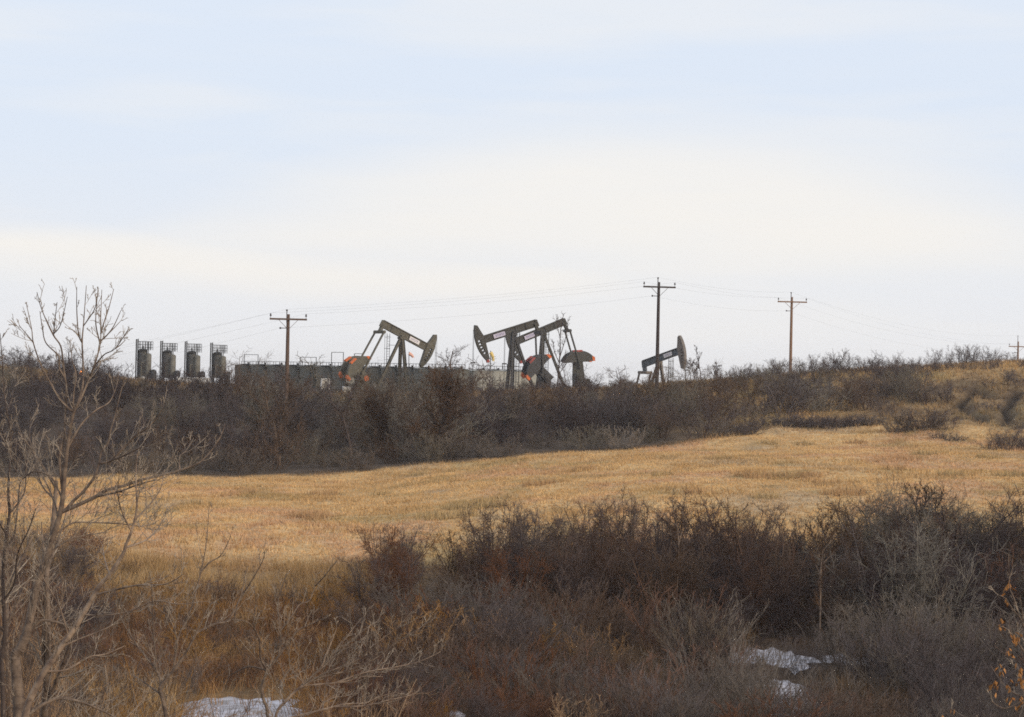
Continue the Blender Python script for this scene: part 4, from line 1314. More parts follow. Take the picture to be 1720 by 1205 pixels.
# lower shrubs in front
placed = []; low_n = 0
cnt_ = 0; tries = 0
while cnt_ < 330 and tries < 12000:
    tries += 1
    d_ = math.sqrt(rs.uniform(63 ** 2, 90 ** 2)); u_ = rs.uniform(620, 1790)
    if u_ > 1080 and d_ > 83.5: continue
    if fbm(np.array([u_ * .013 + 3]), np.array([d_ * .16]), 2)[0] < (.46 if u_ > 1080 else .43): continue
    p = spot(u_, d_)
    if not far_enough(p, .38): continue
    if not clear_of_snow(p.x, p.y, .95, 9 if rs.random() < .9 else 1.5): continue
    q_ = rs.random()
    if u_ > 1150: kd = 'willow' if q_ < .62 else 'rust' if q_ < .85 else 'round'
    else: kd = 'rust' if q_ < .40 else 'willow' if q_ < .80 else 'ochre' if q_ < .87 else 'round'
    h_ = rs.uniform(.9, 1.9) * (1.15 if kd in ('willow', 'round') else .9)
    if d_ < 72: h_ *= .8
    mt = {'willow': rs.choice(['twig_tan', 'twig_grey', 'twig_grey', 'twig', 'twig_near'] if u_ > 1150 else ['twig_grey', 'twig', 'twig_brown', 'twig_brown', 'twig_red', 'twig_near_brown']), 'rust': rs.choice([None, 'twig_brown', 'twig_near_brown']), 'ochre': None, 'round': rs.choice(['twig', 'twig_grey'])}[kd]
    h_ *= rs.uniform(.8, 1.4)
    if h_ > 1.45 and low_n < 105 and d_ < 90:
        low_n += 1
        shrub(kd, p, h_, near_label(kd, u_).replace('rounded grey bush', 'low rounded grey bush'), 'low shrubs in front of the near thicket', mat=mt, rnd=rs, wide=1.25)
    else:
        HOLLOW.append((kd, mt, p, h_, 1.25))
    cnt_ += 1
cnt_ = 0; tries = 0
while cnt_ < 190 and tries < 12000:      # the ochre hollow on the left
    tries += 1
    d_ = math.sqrt(rs.uniform(62 ** 2, 114 ** 2)); u_ = rs.uniform(-60, 660)
    p = spot(u_, d_)
    if not far_enough(p, .5): continue
    if 150 < u_ and d_ > 96 and rs.random() < (d_ - 92) / 14: continue
    if not clear_of_snow(p.x, p.y, .85, 6): continue
    q_ = rs.random()
    kd = 'ochre' if q_ < .55 else 'rust' if q_ < .85 else 'willow'
    if u_ < 160: kd = rs.choice(['willow', 'round', 'rust'])
    h_ = rs.uniform(.7, 1.35) * (1.3 if u_ < 160 else 1) * (.75 if d_ > 102 else 1)
    HOLLOW.append((kd, rs.choice([None, None, 'twig_brown']) if kd != 'round' else 'twig', p, h_, 1.3))
    cnt_ += 1
stuff('hollow_brush', 'low rust, ochre and grey brush filling the hollow in front', 'brush', HOLLOW)

# ------------------------------------------------------------------ utility poles and wires
POLES = [  # column, depth, top row of the post, half length of the arm in px, post radius, wood, yaw, label
    (480, 212, 528, 31, .20, 'wood', 8, 'brown utility pole standing before the green tank row, leftmost of the line'),
    (1103, 239, 474, 27.5, .185, 'wood_shaded', 12, 'dark tall utility pole in front of the distant pumpjack'),
    (1327, 292, 499, 25, .19, 'wood_light', 10, 'orange-brown utility pole on the hill crest'),
    (1708, 420, 574, 17.5, .19, 'wood_light', 14, 'farthest utility pole, small at the right edge above the hill'),
]
ATT = []
for (u_, d_, tv, half, rad, wd, yw, lb) in POLES:
    b_ = spot(u_, d_)
    tp = pix(u_, tv, d_)
    H = tp.z - b_.z
    root = thing('utility_pole', lb, 'utility pole', b_, R(yw), 'utility poles across the ridge')
    MB().cyl((0, 0, -.6), (0, 0, H), rad, rad * .68, 10).build('post', M[wd], root, smooth=True)
    hl = half / F * d_ / math.cos(R(yw))
    za = H - 8.5 / F * d_ * (1 if d_ < 400 else 1)
    fr = -rad - .06
    MB().box((0, fr, za), (2 * hl, .12, .15)).build('crossarm', M[wd], root, bevel=.01)
    for sx in (-1, 1):
        MB().bar((sx * hl * .52, fr - .07, za - .05), (sx * .06, fr - .03, za - .78), .05, .03).build('brace', M[wd], root)
    for sx in (-1, 1):
        MB().cyl((sx * (hl - .08), fr, za + .08), (sx * (hl - .08), fr, za + .22), .022, n=6).lathe([(.05, .22), (.085, .25), (.085, .31), (.05, .34), (.07, .38), (.035, .44)], (sx * (hl - .08), fr, za), 8).build('insulator', M['insul'], root)
    ztop = H + (10 if d_ > 400 else 8) / F * d_
    MB().cyl((-.02 - rad * .5, fr * .4, H - .7), (-.02 - rad * .5, fr * .4, ztop - .12), .045, n=6).lathe([(.05, -.14), (.085, -.1), (.085, -.04), (.04, .0)], (-.02 - rad * .5, fr * .4, ztop), 8).build('top_pin', M['insul'], root)
    zn = za - (15 if half > 24 else 10) / F * d_
    MB().cyl((-rad - .42, 0, zn), (-rad * .7, 0, zn), .035, n=6).cyl((-rad - .42, -.06, zn - .08), (-rad - .42, -.06, zn + .08), .07, n=8).build('neutral_bracket', M['insul'], root)
    Mw = Matrix.Translation(b_) @ Matrix.Rotation(R(yw), 4, 'Z')
    ATT.append([Mw @ Vector(q_) for q_ in ((-.02 - rad * .5, fr * .4, ztop), (-hl + .08, fr, za + .46), (hl - .08, fr, za + .46), (-rad - .42, -.06, zn))])
# the next poles stand outside the photo: the wires run on towards them
endL = [pix(-420, 690 + dv, 190) for dv in (0, 14, 16, 45)]
endR = [pix(2150, 668 + dv, 520) for dv in (-32, -25, -25, -10)]
WL = ['highest power line, strung pole top to pole top across the sky', 'power line on the left ends of the crossarms', 'power line on the right ends of the crossarms', 'lowest power line, on brackets under the crossarms']
for k_ in range(4):
    pts = [endL[k_]] + [a[k_] for a in ATT] + [endR[k_]]
    segs = []
    for i, (a, b) in enumerate(zip(pts[:-1], pts[1:])):
        span = (b - a).length; sag = span * (.0075 if 0 < i < 4 else .010)
        if i == 3: sag = span * .011
        n = 26
        ps = [a.lerp(b, t / n) - Vector((0, 0, 4 * sag * (t / n) * (1 - t / n))) for t in range(n + 1)]
        segs += [(tuple(p), tuple(q_), .0036, .0036) for p, q_ in zip(ps[:-1], ps[1:])]
    tag(link('power_line', seg_mesh('power_line', segs, M['wire'], 4)), WL[k_], 'power line', 'power lines')

# ------------------------------------------------------------------ pumpjacks


def place(u, v, d):
    p = pix(u, v, d); return p


def pumpjack(label, px, pv, d, yaw, tilt, crank_xyz, crank_ang, rot_lead, body, body2, sign, ladder, scale=1.0, hood=None, tail_drop=1.0, single_eq=None, head_mat=None, front=4.45, rear=3.5, ends=(-1, 1)):
    """px, pv: photograph position of the saddle bearing; local x points to the horsehead, z up"""
    piv = pix(px, pv, d)
    gz = hgt(piv.x, piv.y)
    s = scale
    Hh = (piv.z - gz) / s
    root = thing('pumpjack', label, 'pumpjack', (piv.x, piv.y, gz), R(yaw), 'oil-well pumpjacks')
    root.scale = (s, s, s)
    A, B_ = M[body], M[body2]
    T = Matrix.Translation((0, 0, Hh)) @ Matrix.Rotation(R(-tilt), 4, 'Y')   # beam frame (tilt > 0: head up)
    beam = MB().ibeam((-rear, 0, .18), (front, 0, .18), 1.08, .46, M=T)
    beam.build('walking_beam', A, root)
    # horsehead: arc plate with lightening holes
    Ra, ri = front + 1.32, front + 1.02
    rm = front + .62
    a0, a1 = -31, 24
    hp = []; hf = []
    angs = [a0 + (a1 - a0) * i / 22 for i in range(23)]
    for a in angs:
        ca, sa = math.cos(R(a)), math.sin(R(a))
        inner = front - .02 + max(0, (a - 7) / 17) * .50 + max(0, (-8 - a) / 23) * .10
        inner_r = max(inner / ca if ca > .2 else inner, 0)
        inner_r = min(inner_r, Ra - .22)
        r_m = min(max(rm, inner_r + .02), Ra - .19)
        r_i = min(max(ri, r_m + .03), Ra - .12)
        for r_ in (inner_r, r_m, r_i, Ra):
            hp.append((r_ * ca, r_ * sa + .12))
    for i in range(22):
        o_ = 4 * i
        am = (angs[i] + angs[i + 1]) / 2
        for c in range(3):
            if c == 1 and -23 < am < 3 and i % 2 == 0: continue
            hf.append((o_ + c, o_ + c + 1, o_ + c + 5, o_ + c + 4))
    MB().sheet(hp, hf, .52, T).build('horsehead', M[head_mat] if head_mat else A, root)
    # red tip
    tipm = MB()
    ca, sa = math.cos(R(a0 + .6)), math.sin(R(a0 + .6))
    if body == 'olive_dark':
        tipm.box(((Ra - .16) * ca, 0, (Ra - .16) * sa - .02), (.36, .56, .40), T)
        tipm.build('head_tip', M['red'], root, bevel=.03)
    # sign plate on the beam web
    for sy in (-1, 1):
        sg = MB().box((front * .50, sy * .20, .16), (1.75, .03, .58), T).build('sign_plate', M[sign], root)
        lt = MB()
        rr = random.Random(4)
        xx = front * .50 - .62
        for k__ in range(6):
            wl = rr.uniform(.10, .18)
            lt.box((xx, sy * .225, .17), (wl * .45, .012, .26 + .06 * (k__ % 2)), T).box((xx + wl * .4, sy * .225, .17 + (.1 if k__ % 3 else -.08)), (wl * .6, .010, .07), T)
            xx += .22
        lt.build('lettering', M['ink'], sg)
    # tail: bearing bracket and equaliser
    eqc = T @ Vector((-rear + .05, 0, -tail_drop))
    MB().bar(T @ Vector((-rear + .18, 0, .2)), eqc, .62, .40, up=(1, 0, 0)).bar(T @ Vector((-rear - .02, 0, .62)), T @ Vector((-rear - .12, 0, -.35)), .3, .42, up=(1, 0, 0)).build('tail_bearing', A, root, bevel=.03)
    el = 1.2
    MB().box((eqc.x, 0, eqc.z - .05), (.42, 2 * el + .3, .40)).cyl((eqc.x, -el - .2, eqc.z - .05), (eqc.x, el + .2, eqc.z - .05), .24, n=10).build('equalizer', B_, root, bevel=.03)
    # Samson post
    top = Vector((0, 0, Hh - .45))
    MB().box((0, 0, Hh - .42), (.75, .9, .3)).cyl((0, -.45, Hh - .2), (0, .45, Hh - .2), .24, n=10).build('saddle_bearing', B_, root, bevel=.03)
    for sy in (-1, 1):
        MB().ibeam((.10, sy * .26, Hh - .55), (.55, sy * 1.28, .25), .42, .34, up=(1, 0, 0)).build('samson_leg', B_, root)
    MB().ibeam((-.18, 0, Hh - .6), (crank_xyz[3] if len(crank_xyz) > 3 else -3.4, 0, .3), .40, .34, up=(0, 1, 0)).build('back_leg', B_, root)
    MB().bar((.3, -.8, Hh * .45), (.3, .8, Hh * .45), .14).bar((.42, -1.02, Hh * .22), (.42, 1.02, Hh * .22), .14).build('cross_brace', B_, root)
    # ladder with safety cage
    lx, ly = ladder
    ld = MB()
    for sx in (-.22, .22):
        ld.bar((lx + sx, ly, .3), (lx + sx, ly, Hh + .1), .05)
    z_ = .5
    while z_ < Hh:
        ld.bar((lx - .22, ly, z_), (lx + .22, ly, z_), .035); z_ += .36
    cg = math.copysign(1, ly)
    for k__ in range(5):
        zz = 2.6 + k__ * (Hh - 2.6) / 4.2
        rp_ = [(lx + .42 * math.cos(a), ly + cg * (.12 + .62 * math.sin(a)), zz) for a in np.linspace(0, math.pi, 8)]
        for a, b in zip(rp_[:-1], rp_[1:]): ld.bar(a, b, .05)
    for a in np.linspace(.3, math.pi - .3, 4):
        ld.bar((lx + .42 * math.cos(a), ly + cg * (.12 + .62 * math.sin(a)), 2.6), (lx + .42 * math.cos(a), ly + cg * (.12 + .62 * math.sin(a)), Hh + .25), .035)
    for k__ in range(3):
        zz = 1.5 + k__ * (Hh - 2) / 2.3
        ld.bar((lx, ly, zz), (lx * .4, ly * .35, zz), .06)
    ld.build('ladder', M['steel_dark'], root)
    # skid, gearbox, cranks, counterweights, pitmans
    xc, zc, cw_r = crank_xyz[:3]
    MB().bar((xc - 3.6, -.75, .22), (1.6, -.75, .22), .34, .42).bar((xc - 3.6, .75, .22), (1.6, .75, .22), .34, .42).bar((xc - 2, -.75, .2), (xc - 2, .75, .2), .3).bar((1.2, -.75, .2), (1.2, .75, .2), .3).build('skid', M['steel_dark'], root)
    MB().box((xc, 0, zc * .5 + .1), (1.5, 1.25, zc - .3)).cyl((xc, -.62, zc), (xc, .62, zc), .62, n=18).build('gearbox', B_, root, bevel=.05)
    MB().box((xc - 2.7, 0, 1.15), (1.3, .95, 1.35)).cyl((xc - 2.7, .1, 1.5), (xc - 2.7, .75, 1.5), .5, n=14).build('motor', M['steel_dark'], root, bevel=.05)
    if hood:
        hx, hz, hw, hh_ = hood
        pts = [(hx - hw / 2, .3), (hx + hw / 2, .3), (hx + hw * .5, hz * .45), (hx + hw * .24, hz), (hx - hw * .30, hz), (hx - hw * .5, hz * .6)]
        MB().sheet(pts, [(0, 1, 2, 3, 4, 5)], .35, Matrix.Translation((0, -1.0, 0))).build('belt_guard', M['taupe'] if body == 'taupe' else B_, root, bevel=.04)
    for sy in (-1, 1):
        ang = crank_ang + (rot_lead if sy > 0 else 0)
        Tc = Matrix.Translation((xc, sy * 1.02, zc)) @ Matrix.Rotation(R(ang), 4, 'Y')        # crank "up" turned by ang towards +x
        ck = MB()
        rb = cw_r
        ck.sheet([(-.62, -.75), (.62, -.75), (.50, rb), (-.50, rb)], [(0, 1, 2, 3)], .24, Tc)
        ck.cyl(Tc @ Vector((0, -.2, 0)), Tc @ Vector((0, .2, 0)), .5, n=16)
        c_ = ck.build('crank', B_, root, bevel=.02)
        MB().cyl(Tc @ Vector((0, -sy * .05, 0)), Tc @ Vector((0, sy * .29, 0)), .40, n=16).build('crank_hub', M['orange'] if body == 'olive' else B_, c_)
        # counterweight: flat-bottomed crescent on the end of the crank
        hw, hh2 = 2.3, 1.5
        pts = [(-hw, rb - .15), (-hw, rb + .15)]
        for i in range(1, 10):
            t = i / 10
            pts.append((-hw + 2 * hw * t, rb + .15 + (hh2 - .15) * math.sin(math.pi * t) ** .62))
        pts += [(hw, rb + .15), (hw, rb - .15)]
        n_ = len(pts); mid = n_ // 2
        cw = MB().sheet(pts, [tuple(range(n_))], .50, Tc)
        w_o = cw.build('counterweight', A if body == 'olive' else B_, root, bevel=.04)
        w_o['label'] = 'crescent counterweight with orange ends'
        for ex in ends:
            MB().sheet([(ex * (hw - .32), rb - .19), (ex * (hw + .06), rb - .19), (ex * (hw + .06), rb + .36), (ex * (hw - .32), rb + .62)], [(0, 1, 2, 3)], .54, Tc).build('end_marking', M['orange'], w_o)
        MB().sheet([(-.55, rb + hh2 - .16), (.55, rb + hh2 - .16), (.5, rb + hh2 + .08), (-.5, rb + hh2 + .08)], [(0, 1, 2, 3)], .54, Tc).build('top_marking', M['red'] if body != 'olive' else M['orange'], w_o)
        pin = Tc @ Vector((0, sy * .30, rb * .62))
        MB().bar((eqc.x, sy * el, eqc.z - .05), (pin.x, sy * 1.38, pin.z), .26, .20).cyl((pin.x, sy * 1.1, pin.z), (pin.x, sy * 1.52, pin.z), .24, n=12).build('pitman_arm', A if body == 'olive' else B_, root)
    # bridle, polished rod and wellhead
    tang = T @ Vector((Ra * math.cos(R(-tilt if tilt > -20 else 18)), 0, Ra * math.sin(R(-tilt if tilt > -20 else 18)) + .12))
    xr = Ra + .10
    bt = T @ Vector((Ra * math.cos(R(a1 - 6)), 0, Ra * math.sin(R(a1 - 6))))
    ya = max(2.4, (T @ Vector((Ra * math.cos(R(a0 + 4)), 0, Ra * math.sin(R(a0 + 4))))).z - .4)
    MB().cyl((xr, -.18, Hh + .1), (xr, -.18, ya), .025, n=6).cyl((xr, .18, Hh + .1), (xr, .18, ya), .025, n=6).build('bridle', M['steel_dark'], root)
    MB().box((xr, 0, ya), (.55, .55, .16)).cyl((xr, 0, ya), (xr, 0, 1.0), .04, n=8).build('polished_rod', M['steel_dark'], root)
    MB().cyl((xr, 0, -.3), (xr, 0, 1.1), .18, n=12).cyl((xr, 0, .55), (xr, 0, .72), .34, n=12).cyl((xr - .5, 0, .85), (xr + .5, 0, .85), .11, n=10).build('wellhead', M['steel_dark'], root)
    return root


# saddle position, depth, yaw of the head direction, beam tilt (head up +), crank centre x/z/radius/back-leg foot, crank angle, lead
PS = .915
pumpjack('olive pumpjack with its head down to the right and bright orange counterweight tips, nearest the tanks'.replace(', nearest the tanks', ''), 674, 563, 341, 34, -23, (-6.3, 3.1, 1.75, -4.6), -42, 8, 'olive', 'olive', 'plate_white', (-1.2, 1.5), scale=PS, tail_drop=1.05)
pumpjack('dark pumpjack nodding left in front of its twin, red tip on its horsehead', 863, 557, 335, 180 + 19, -18, (-4.7, 3.5, 1.7, -3.6), 40, 6, 'olive_dark', 'steel_dark', 'plate', (-1.1, -1.4), scale=PS, tail_drop=1.15)
pumpjack('dark pumpjack partly hidden behind its twin, umbrella-like counterweights raised at right', 913, 557, 351, 180 + 17, -23, (-5.5, 3.8, 2.4, -4.2), 2, 4, 'olive_dark', 'olive_dark', 'plate', (-1.0, -1.4), scale=PS, ends=(-1,), hood=(-6.4, 3.6, 3.6, 0), tail_drop=1.2)
pumpjack('grey-blue distant pumpjack with a long blunt horsehead, half behind the dark pole', 1107, 604, 366, -48, 15, (-3.6, 2.3, 1.3, -3.0), 200, 0, 'bluegrey', 'taupe', 'plate_white', (.4, 1.9), scale=PS, head_mat='taupe', tail_drop=1.15, front=4.3, rear=3.4)

# ------------------------------------------------------------------ tanks
TN = 18
T0, T1 = 413, 775
tank_pos = []
for i in range(TN):
    if i < 14:
        u_ = T0 + 27.4 * i; dd = 402 - 2.5 * i; r_ = 1.66; mt = 'tank'
        nb = 'green-grey oil tank, '
        lb = nb + ('leftmost of the row, its whole left side clear of its neighbours' if i == 0 else ['second', 'third', 'fourth', 'fifth', 'sixth', 'seventh', 'eighth', 'ninth', 'tenth', 'eleventh', 'twelfth', 'thirteenth', 'fourteenth'][i - 1] + ' from the left end of the row')
    else:
        u_ = 806 + 25 * (i - 14); dd = 372 + 1.2 * (i - 14); r_ = 1.8; mt = 'tank_light'
        lb = 'pale beige oil tank, ' + ['left end of the paler group behind the dark pumpjack', 'second in the paler group left of the dark pumpjack post', 'third in the paler group, behind the dark pumpjack post', 'right end of the paler group behind the twin pumpjacks'][i - 14]
    top = pix(u_, 615.5 + .0209 * (u_ - 500) - (0 if i < 14 else -1.5), dd)
    gz = hgt(top.x, top.y)
    tank_pos.append((top.x, top.y, top.z, r_))
    H = top.z - gz
    root = thing('oil_tank', lb, 'oil tank', (top.x, top.y, gz), 0, 'oil tanks in a row')
    MB().lathe([(r_, -.3), (r_, H * .33), (r_ + .012, H * .335), (r_, H * .34), (r_, H * .66), (r_ + .012, H * .665), (r_, H * .67), (r_, H - .05), (r_ + .05, H - .04), (r_ + .05, H)], n=40).build('shell', M[mt], root, smooth=True)
    MB().lathe([(r_ + .02, H + .005), (r_ * .6, H + .14), (.25, H + .24)], n=32).build('roof', M[mt], root, smooth=True)
    MB().cyl((.5, -.5, H + .1), (.5, -.5, H + .42), .16, n=10).cyl((.5, -.5, H + .42), (.5, -.5, H + .47), .22, n=10).build('hatch', M['steel_dark'], root)
    MB().cyl((.9, -r_ - .05, .5), (.9, -r_ + .1, .5), .3, n=12).build('manway', M[mt], root)
# catwalk over the tanks
cat_z = max(p[2] for p in tank_pos) + .16


def catwalk(i0, i1, label, portals):
    seq = tank_pos[i0:i1]
    a = Vector((seq[0][0] - .3, seq[0][1] - .9, 0)); b = Vector((seq[-1][0] + .8, seq[-1][1] - .9, 0))
    za = min(p[2] for p in seq) + .20
    Lh = (b - a).length
    root = thing('catwalk', label, 'catwalk', (a.x, a.y, hgt(a.x, a.y)), math.atan2(b.y - a.y, b.x - a.x), 'catwalks over the tanks')
    z0 = za - root.location.z
    MB().box((Lh / 2, 0, z0 + .06), (Lh, .75, .07)).build('walkway', M['steel_dark'], root)
    n = int(Lh / 1.3)
    rl_ = MB()
    for sy in (-.36, .36):
        rl_.bar((0, sy, z0 + .52), (Lh, sy, z0 + .52), .06)
        for k__ in range(n + 1): rl_.bar((Lh * k__ / n, sy, z0 + .1), (Lh * k__ / n, sy, z0 + .52), .05)
    rl_.build('railing', M['steel_dark'], root)
    sp = MB()
    for k__ in range(int(n / 2) + 1):
        sp.bar((Lh * k__ / int(n / 2 + .01), -.42, -.2), (Lh * k__ / int(n / 2 + .01), -.42, z0 + .02), .09)
    sp.build('supports', M['steel_dark'], root)
    for (u0, u1, vt) in portals:
        p0 = pix(u0, vt, seq[0][1]); p1 = pix(u1, vt, seq[0][1])
        x0 = p0.x - a.x; x1 = p1.x - a.x; ht = p0.z - root.location.z
        MB().bar((x0, .1, z0), (x0, .1, ht), .075).bar((x1, .1, z0), (x1, .1, ht), .075).bar((x0, .1, ht), (x1, .1, ht), .075).bar((x0, .1, z0 + .52), (x1, .1, z0 + .52), .05).build('pipe_portal', M['steel_dark'], root)


catwalk(0, 14, 'long dark catwalk with pipe portals along the tops of the green tanks', [(411, 446, 596), (551, 590, 602), (627, 655, 595), (681, 699, 598)])
catwalk(14, 18, 'short dark catwalk over the paler tanks behind the paired pumpjacks', [(849, 858, 612)])

# ------------------------------------------------------------------ treaters
tu = [(241, 570, 585.5, 593.5, 'first and leftmost'), (282, 573, 588, 595.5, 'second from the left'), (323, 574, 589.5, 596.5, 'third from the left'), (366, 576, 591, 598, 'rightmost, closest to the tanks')]
px_m = 348 / F


def treater(label, u_, vl, v1, v2, d_):
    b_ = spot(u_, d_)
    root = thing('treater_tower', label, 'treater', b_, 0, 'vertical treaters')
    zt = lambda v: pix(u_, v, d_).z - b_.z
    zb = zt(634.0)
    X = lambda px_: px_ * d_ / F
    H1, H2, HL = zt(v1), zt(v2), zt(vl)
    # dark vessel
    r1 = X(7.8)
    xa = X(-2.2)
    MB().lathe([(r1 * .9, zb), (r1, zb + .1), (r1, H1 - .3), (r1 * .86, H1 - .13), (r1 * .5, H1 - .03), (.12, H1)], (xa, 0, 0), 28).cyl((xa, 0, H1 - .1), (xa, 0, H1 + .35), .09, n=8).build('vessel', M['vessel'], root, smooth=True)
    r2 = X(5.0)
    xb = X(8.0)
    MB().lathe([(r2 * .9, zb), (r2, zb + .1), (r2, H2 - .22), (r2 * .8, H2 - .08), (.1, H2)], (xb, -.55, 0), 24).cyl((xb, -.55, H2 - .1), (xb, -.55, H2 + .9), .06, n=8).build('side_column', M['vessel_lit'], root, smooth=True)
    # shroud ribs and pipes down the front
    MB().cyl((xa + r1 * .55, -r1 * .86, zb), (xa + r1 * .55, -r1 * .86, H1 - .5), .085, n=8).cyl((xa - r1 * .2, -r1 * 1.02, zb), (xa - r1 * .2, -r1 * 1.02, H1 * .7), .06, n=8).cyl((xa - r1 * .2, -r1 * 1.02, H1 * .7), (xa + r1 * .55, -r1 * .86, H1 * .7), .06, n=8).build('pipework', M['vessel_lit'], root)
    # access ladder tower on the left
    lxl = X(-12.4)
    lad = MB()
    for dxx in (-.13, .13):
        for dyy in (-.2, .2):
            lad.bar((lxl + dxx, dyy, -.1), (lxl + dxx * .9, dyy, HL), .09)
    z_ = .3
    while z_ < HL - .1:
        lad.bar((lxl - .17, -.2, z_), (lxl + .17, -.2, z_), .05).bar((lxl - .17, .2, z_), (lxl + .17, .2, z_), .05).bar((lxl - .17, -.2, z_), (lxl + .17, .2, z_ + .3), .04); z_ += .3
    lad.build('ladder', M['steel_dark'], root)
    # top platform with guard rail
    hp_ = HL - X(4.0)
    x0, x1 = lxl + .2, X(12.6)
    zpl = H1 - .12
    y0, y1 = -.85, .85
    rl_ = MB()
    lev = [zpl + (hp_ - zpl) * t for t in (.25, .6, 1.0)]
    for yy in (y0, y1):
        for zz in lev: rl_.bar((x0, yy, zz), (x1, yy, zz), .055)
        for k__ in range(6):
            xx = x0 + (x1 - x0) * k__ / 5
            rl_.bar((xx, yy, zpl - .1), (xx, yy, hp_), .06 if k__ not in (3, 4) else .10)
    for xx in (x0, x1):
        for zz in lev: rl_.bar((xx, y0, zz), (xx, y1, zz), .055)
    rl_.build('guard_rail', M['steel_dark'], root)
    MB().box(((x0 + x1) / 2 - X(4.0), 0, zpl - .14), (x1 - x0 - X(9), y1 - y0, .07)).build('platform', M['steel_dark'], root)
    # skid legs and base manifold
    lg = MB()
    for xx in (xa - r1 * .8, xa + r1 * .8, xb + r2 * .6):
        for yy in (-.5, .5): lg.bar((xx, yy, -.2), (xx, yy, zb + .1), .17)
    lg.box((X(-1), 0, zb - .02), (X(24), 1.3, .16))
    lg.build('legs', M['steel_dark'], root)
    MB().cyl((X(6), -.7, .3), (X(6), -.7, zb + .2), .28, n=10).box((X(9), -.3, .35), (1.1, .9, .9)).build('burner_box', M['steel_dark'], root, bevel=.03)
    return root


for (u_, vl, v1, v2, nm) in tu:
    treater('dark olive treater tower with ladder and top cage, ' + nm, u_, vl, v1, v2, 350)
# burner units standing right of each treater
for i, (u_, v_) in enumerate([(257, 621), (297, 622.5), (339, 624), (381, 625)]):
    b_ = spot(u_, 349)
    H = pix(u_, v_, 349).z - b_.z
    root = thing('separator', 'squat dark round-topped unit just right of the ' + ['leftmost', 'second', 'third', 'rightmost'][i] + ' treater tower', 'separator', b_, 0, 'squat units beside the treaters')
    MB().lathe([(.40, -.1), (.40, H - .3), (.34, H - .1), (.2, H - .02), (.05, H)], n=18).build('drum', M['steel_dark'], root, smooth=True)
    MB().cyl((.1, -.1, H * .42), (1.75, -.1, H * .42), .30, n=14).cyl((.1, -.1, H * .42), (1.83, -.1, H * .42), .22, n=14).build('side_vessel', M['olive_dark'], root, smooth=True)
    MB().box((.8, 0, .16), (2.2, .9, .35)).build('base', M['steel_dark'], root, bevel=.03)

# ------------------------------------------------------------------ white things among the wells


def truck(label, u_, v0, v1, u0, u1, d_):
    """long low white flatbed trailer seen side on"""
    b_ = pix(u_, v1, d_)
    wdt = (u1 - u0) / F * d_; ht = (v1 - v0) / F * d_
    gz = hgt(b_.x, b_.y)
    root = thing('storage_trough', label, 'trough', (b_.x, b_.y, gz))
    z0 = b_.z - gz
    MB().box((0, 0, z0 + ht * .5), (wdt, 1.5, ht)).box((0, -.78, z0 + ht * .92), (wdt * 1.01, .08, ht * .1)).build('body', M['white'], root, bevel=.06)
    rb = MB()
    for k__ in range(9): rb.box((-wdt * .46 + wdt * .115 * k__, -.775, z0 + ht * .45), (.06, .06, ht * .8))
    rb.build('ribs', M['offwhite'], root)
    lg = MB()
    for sx in (-.42, 0, .42): lg.box((sx * wdt, 0, (z0 - .2) / 2), (.3, 1.2, z0 + .24))
    lg.build('feet', M['steel_dark'], root)


truck('long low white box between the second and fourth treater towers', 325, 634, 645, 298, 352, 343)


def cabinet(label, u_, v0, v1, wpx, d_, mt, extra=True):
    b_ = pix(u_, v1, d_); gz = hgt(b_.x, b_.y)
    zb = max(b_.z - gz, .1); H = (v1 - v0) / F * d_; W = wpx / F * d_
    root = thing('equipment_cabinet', label, 'cabinet', (b_.x, b_.y, gz), R(12))
    MB().box((0, 0, zb + H / 2), (W, W * .8, H)).box((0, 0, zb + H + .04), (W * 1.08, W * .88, .08)).build('body', M[mt], root, bevel=.04)
    MB().box((-W * .05, -W * .41, zb + H * .48), (W * .7, .03, H * .8)).build('door', M['offwhite'], root)
    lg = MB()
    for sx in (-1, 1):
        for sy in (-1, 1): lg.box((sx * W * .4, sy * W * .3, zb / 2 - .1), (.12, .12, zb + .2))
    lg.build('legs', M['steel_dark'], root)


cabinet('bright white cabinet below the green tanks, left of the first pumpjack', 546, 637, 654, 14, 330, 'white')
cabinet('small white cabinet low in the brush beneath the first pumpjack counterweights', 582, 651, 664, 13, 318, 'white')
cabinet('dull cream cabinet at the back end of the first pumpjack', 588, 634, 645, 13, 345, 'offwhite')
cabinet('white and red striped case under the leftmost treater tower', 240, 634, 643, 7, 344, 'white')

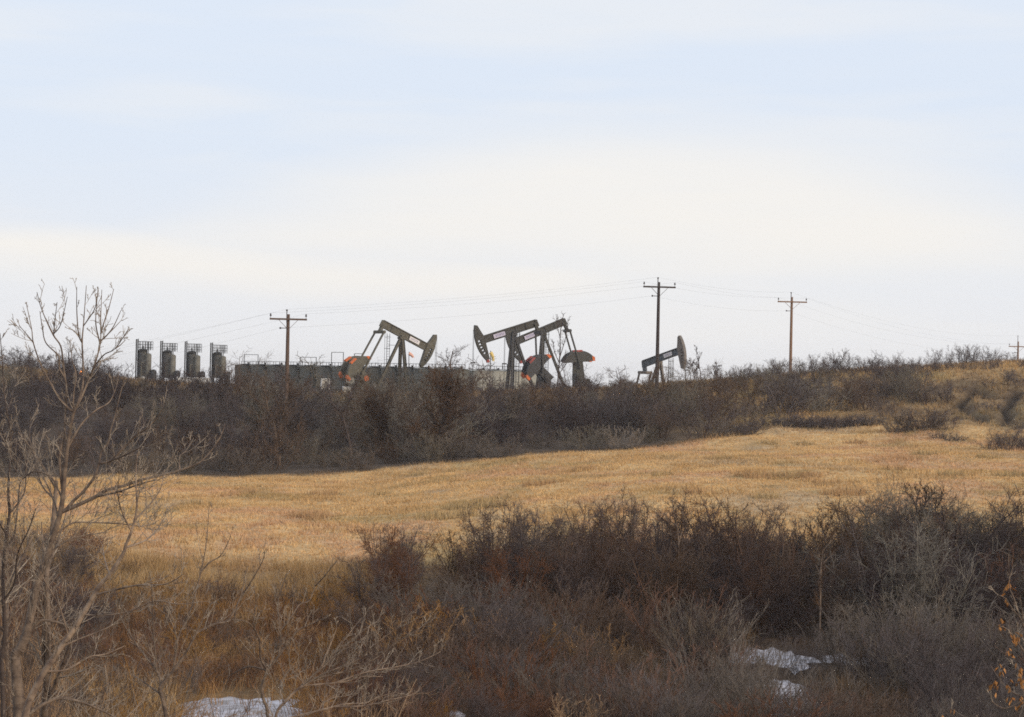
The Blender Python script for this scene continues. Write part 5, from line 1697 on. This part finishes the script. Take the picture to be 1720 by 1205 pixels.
# flare
b_ = spot(136, 252)
root = thing('flare_stack', 'small flare burning orange behind the tallest foreground tree', 'flare', b_)
tp = pix(136, 631, 252); H = tp.z - b_.z
MB().cyl((0, 0, -.3), (0, 0, H), .10, n=10).cyl((0, 0, H - .25), (0, 0, H), .16, n=10).build('pipe', M['steel_dark'], root)
fl = MB().lathe([(.08, H), (.17, H + .12), (.18, H + .22), (.11, H + .34), (.04, H + .46), (.01, H + .54)], n=12).build('flame', mf, root, smooth=True)
MB().lathe([(.04, H + .02), (.06, H + .42), (.01, H + .62)], (.10, 0, -.08), 10).build('flame_tongue', mf2, fl, smooth=True)

# windsocks


def windsock(label, u_, v0, v1, du, d_, mt):
    p0 = pix(u_, v0, d_); p1 = pix(u_ + du, v1, d_)
    gz = hgt(p0.x, p0.y)
    root = thing('windsock', label, 'windsock', (p0.x, p0.y, gz))
    o_ = Vector((p0.x, p0.y, gz))
    MB().cyl((0, .08, -.2), (0, .08, p0.z - gz + .2), .045, n=8).build('pole', M['steel_dark'], root)
    a = p0 - o_; b = p1 - o_
    s_ = MB(); n = 5
    for k__ in range(n):
        t0, t1 = k__ / n, (k__ + 1) / n
        bend = lambda t: Vector((0.12 * math.sin(t * 3.1), 0, 0))
        s_.cyl(a.lerp(b, t0) + bend(t0), a.lerp(b, t1) + bend(t1), .23 - .09 * t0, .23 - .09 * t1, 12, cap=(k__ == n - 1))
    s_.build('sock', M[mt], root, smooth=True)


windsock('limp yellow windsock beside the dark left-nodding pumpjack', 824, 592, 607, 4.5, 330, 'yellow')
windsock('pale orange windsock over the tanks right of the first pumpjack legs', 687, 594, 601, 7, 338, 'salmon')

# ------------------------------------------------------------------ thin winter haze
hz = bpy.data.materials.new('haze_air'); hz.use_nodes = True
t_ = hz.node_tree; t_.nodes.clear()
ho = t_.nodes.new('ShaderNodeOutputMaterial'); hv = t_.nodes.new('ShaderNodeVolumePrincipled')
hv.inputs['Color'].default_value = (.86, .87, .92, 1)
hv.inputs['Density'].default_value = 0.00015
hv.inputs['Anisotropy'].default_value = 0.2
t_.links.new(hv.outputs[0], ho.inputs['Volume'])
o = MB().box((0, 1285, -28), (3100, 2660, 84)).build('haze', hz)
tag(o, 'thin pale winter haze over the whole valley', 'haze', kind='stuff')
SC.cycles.volume_bounces = 1
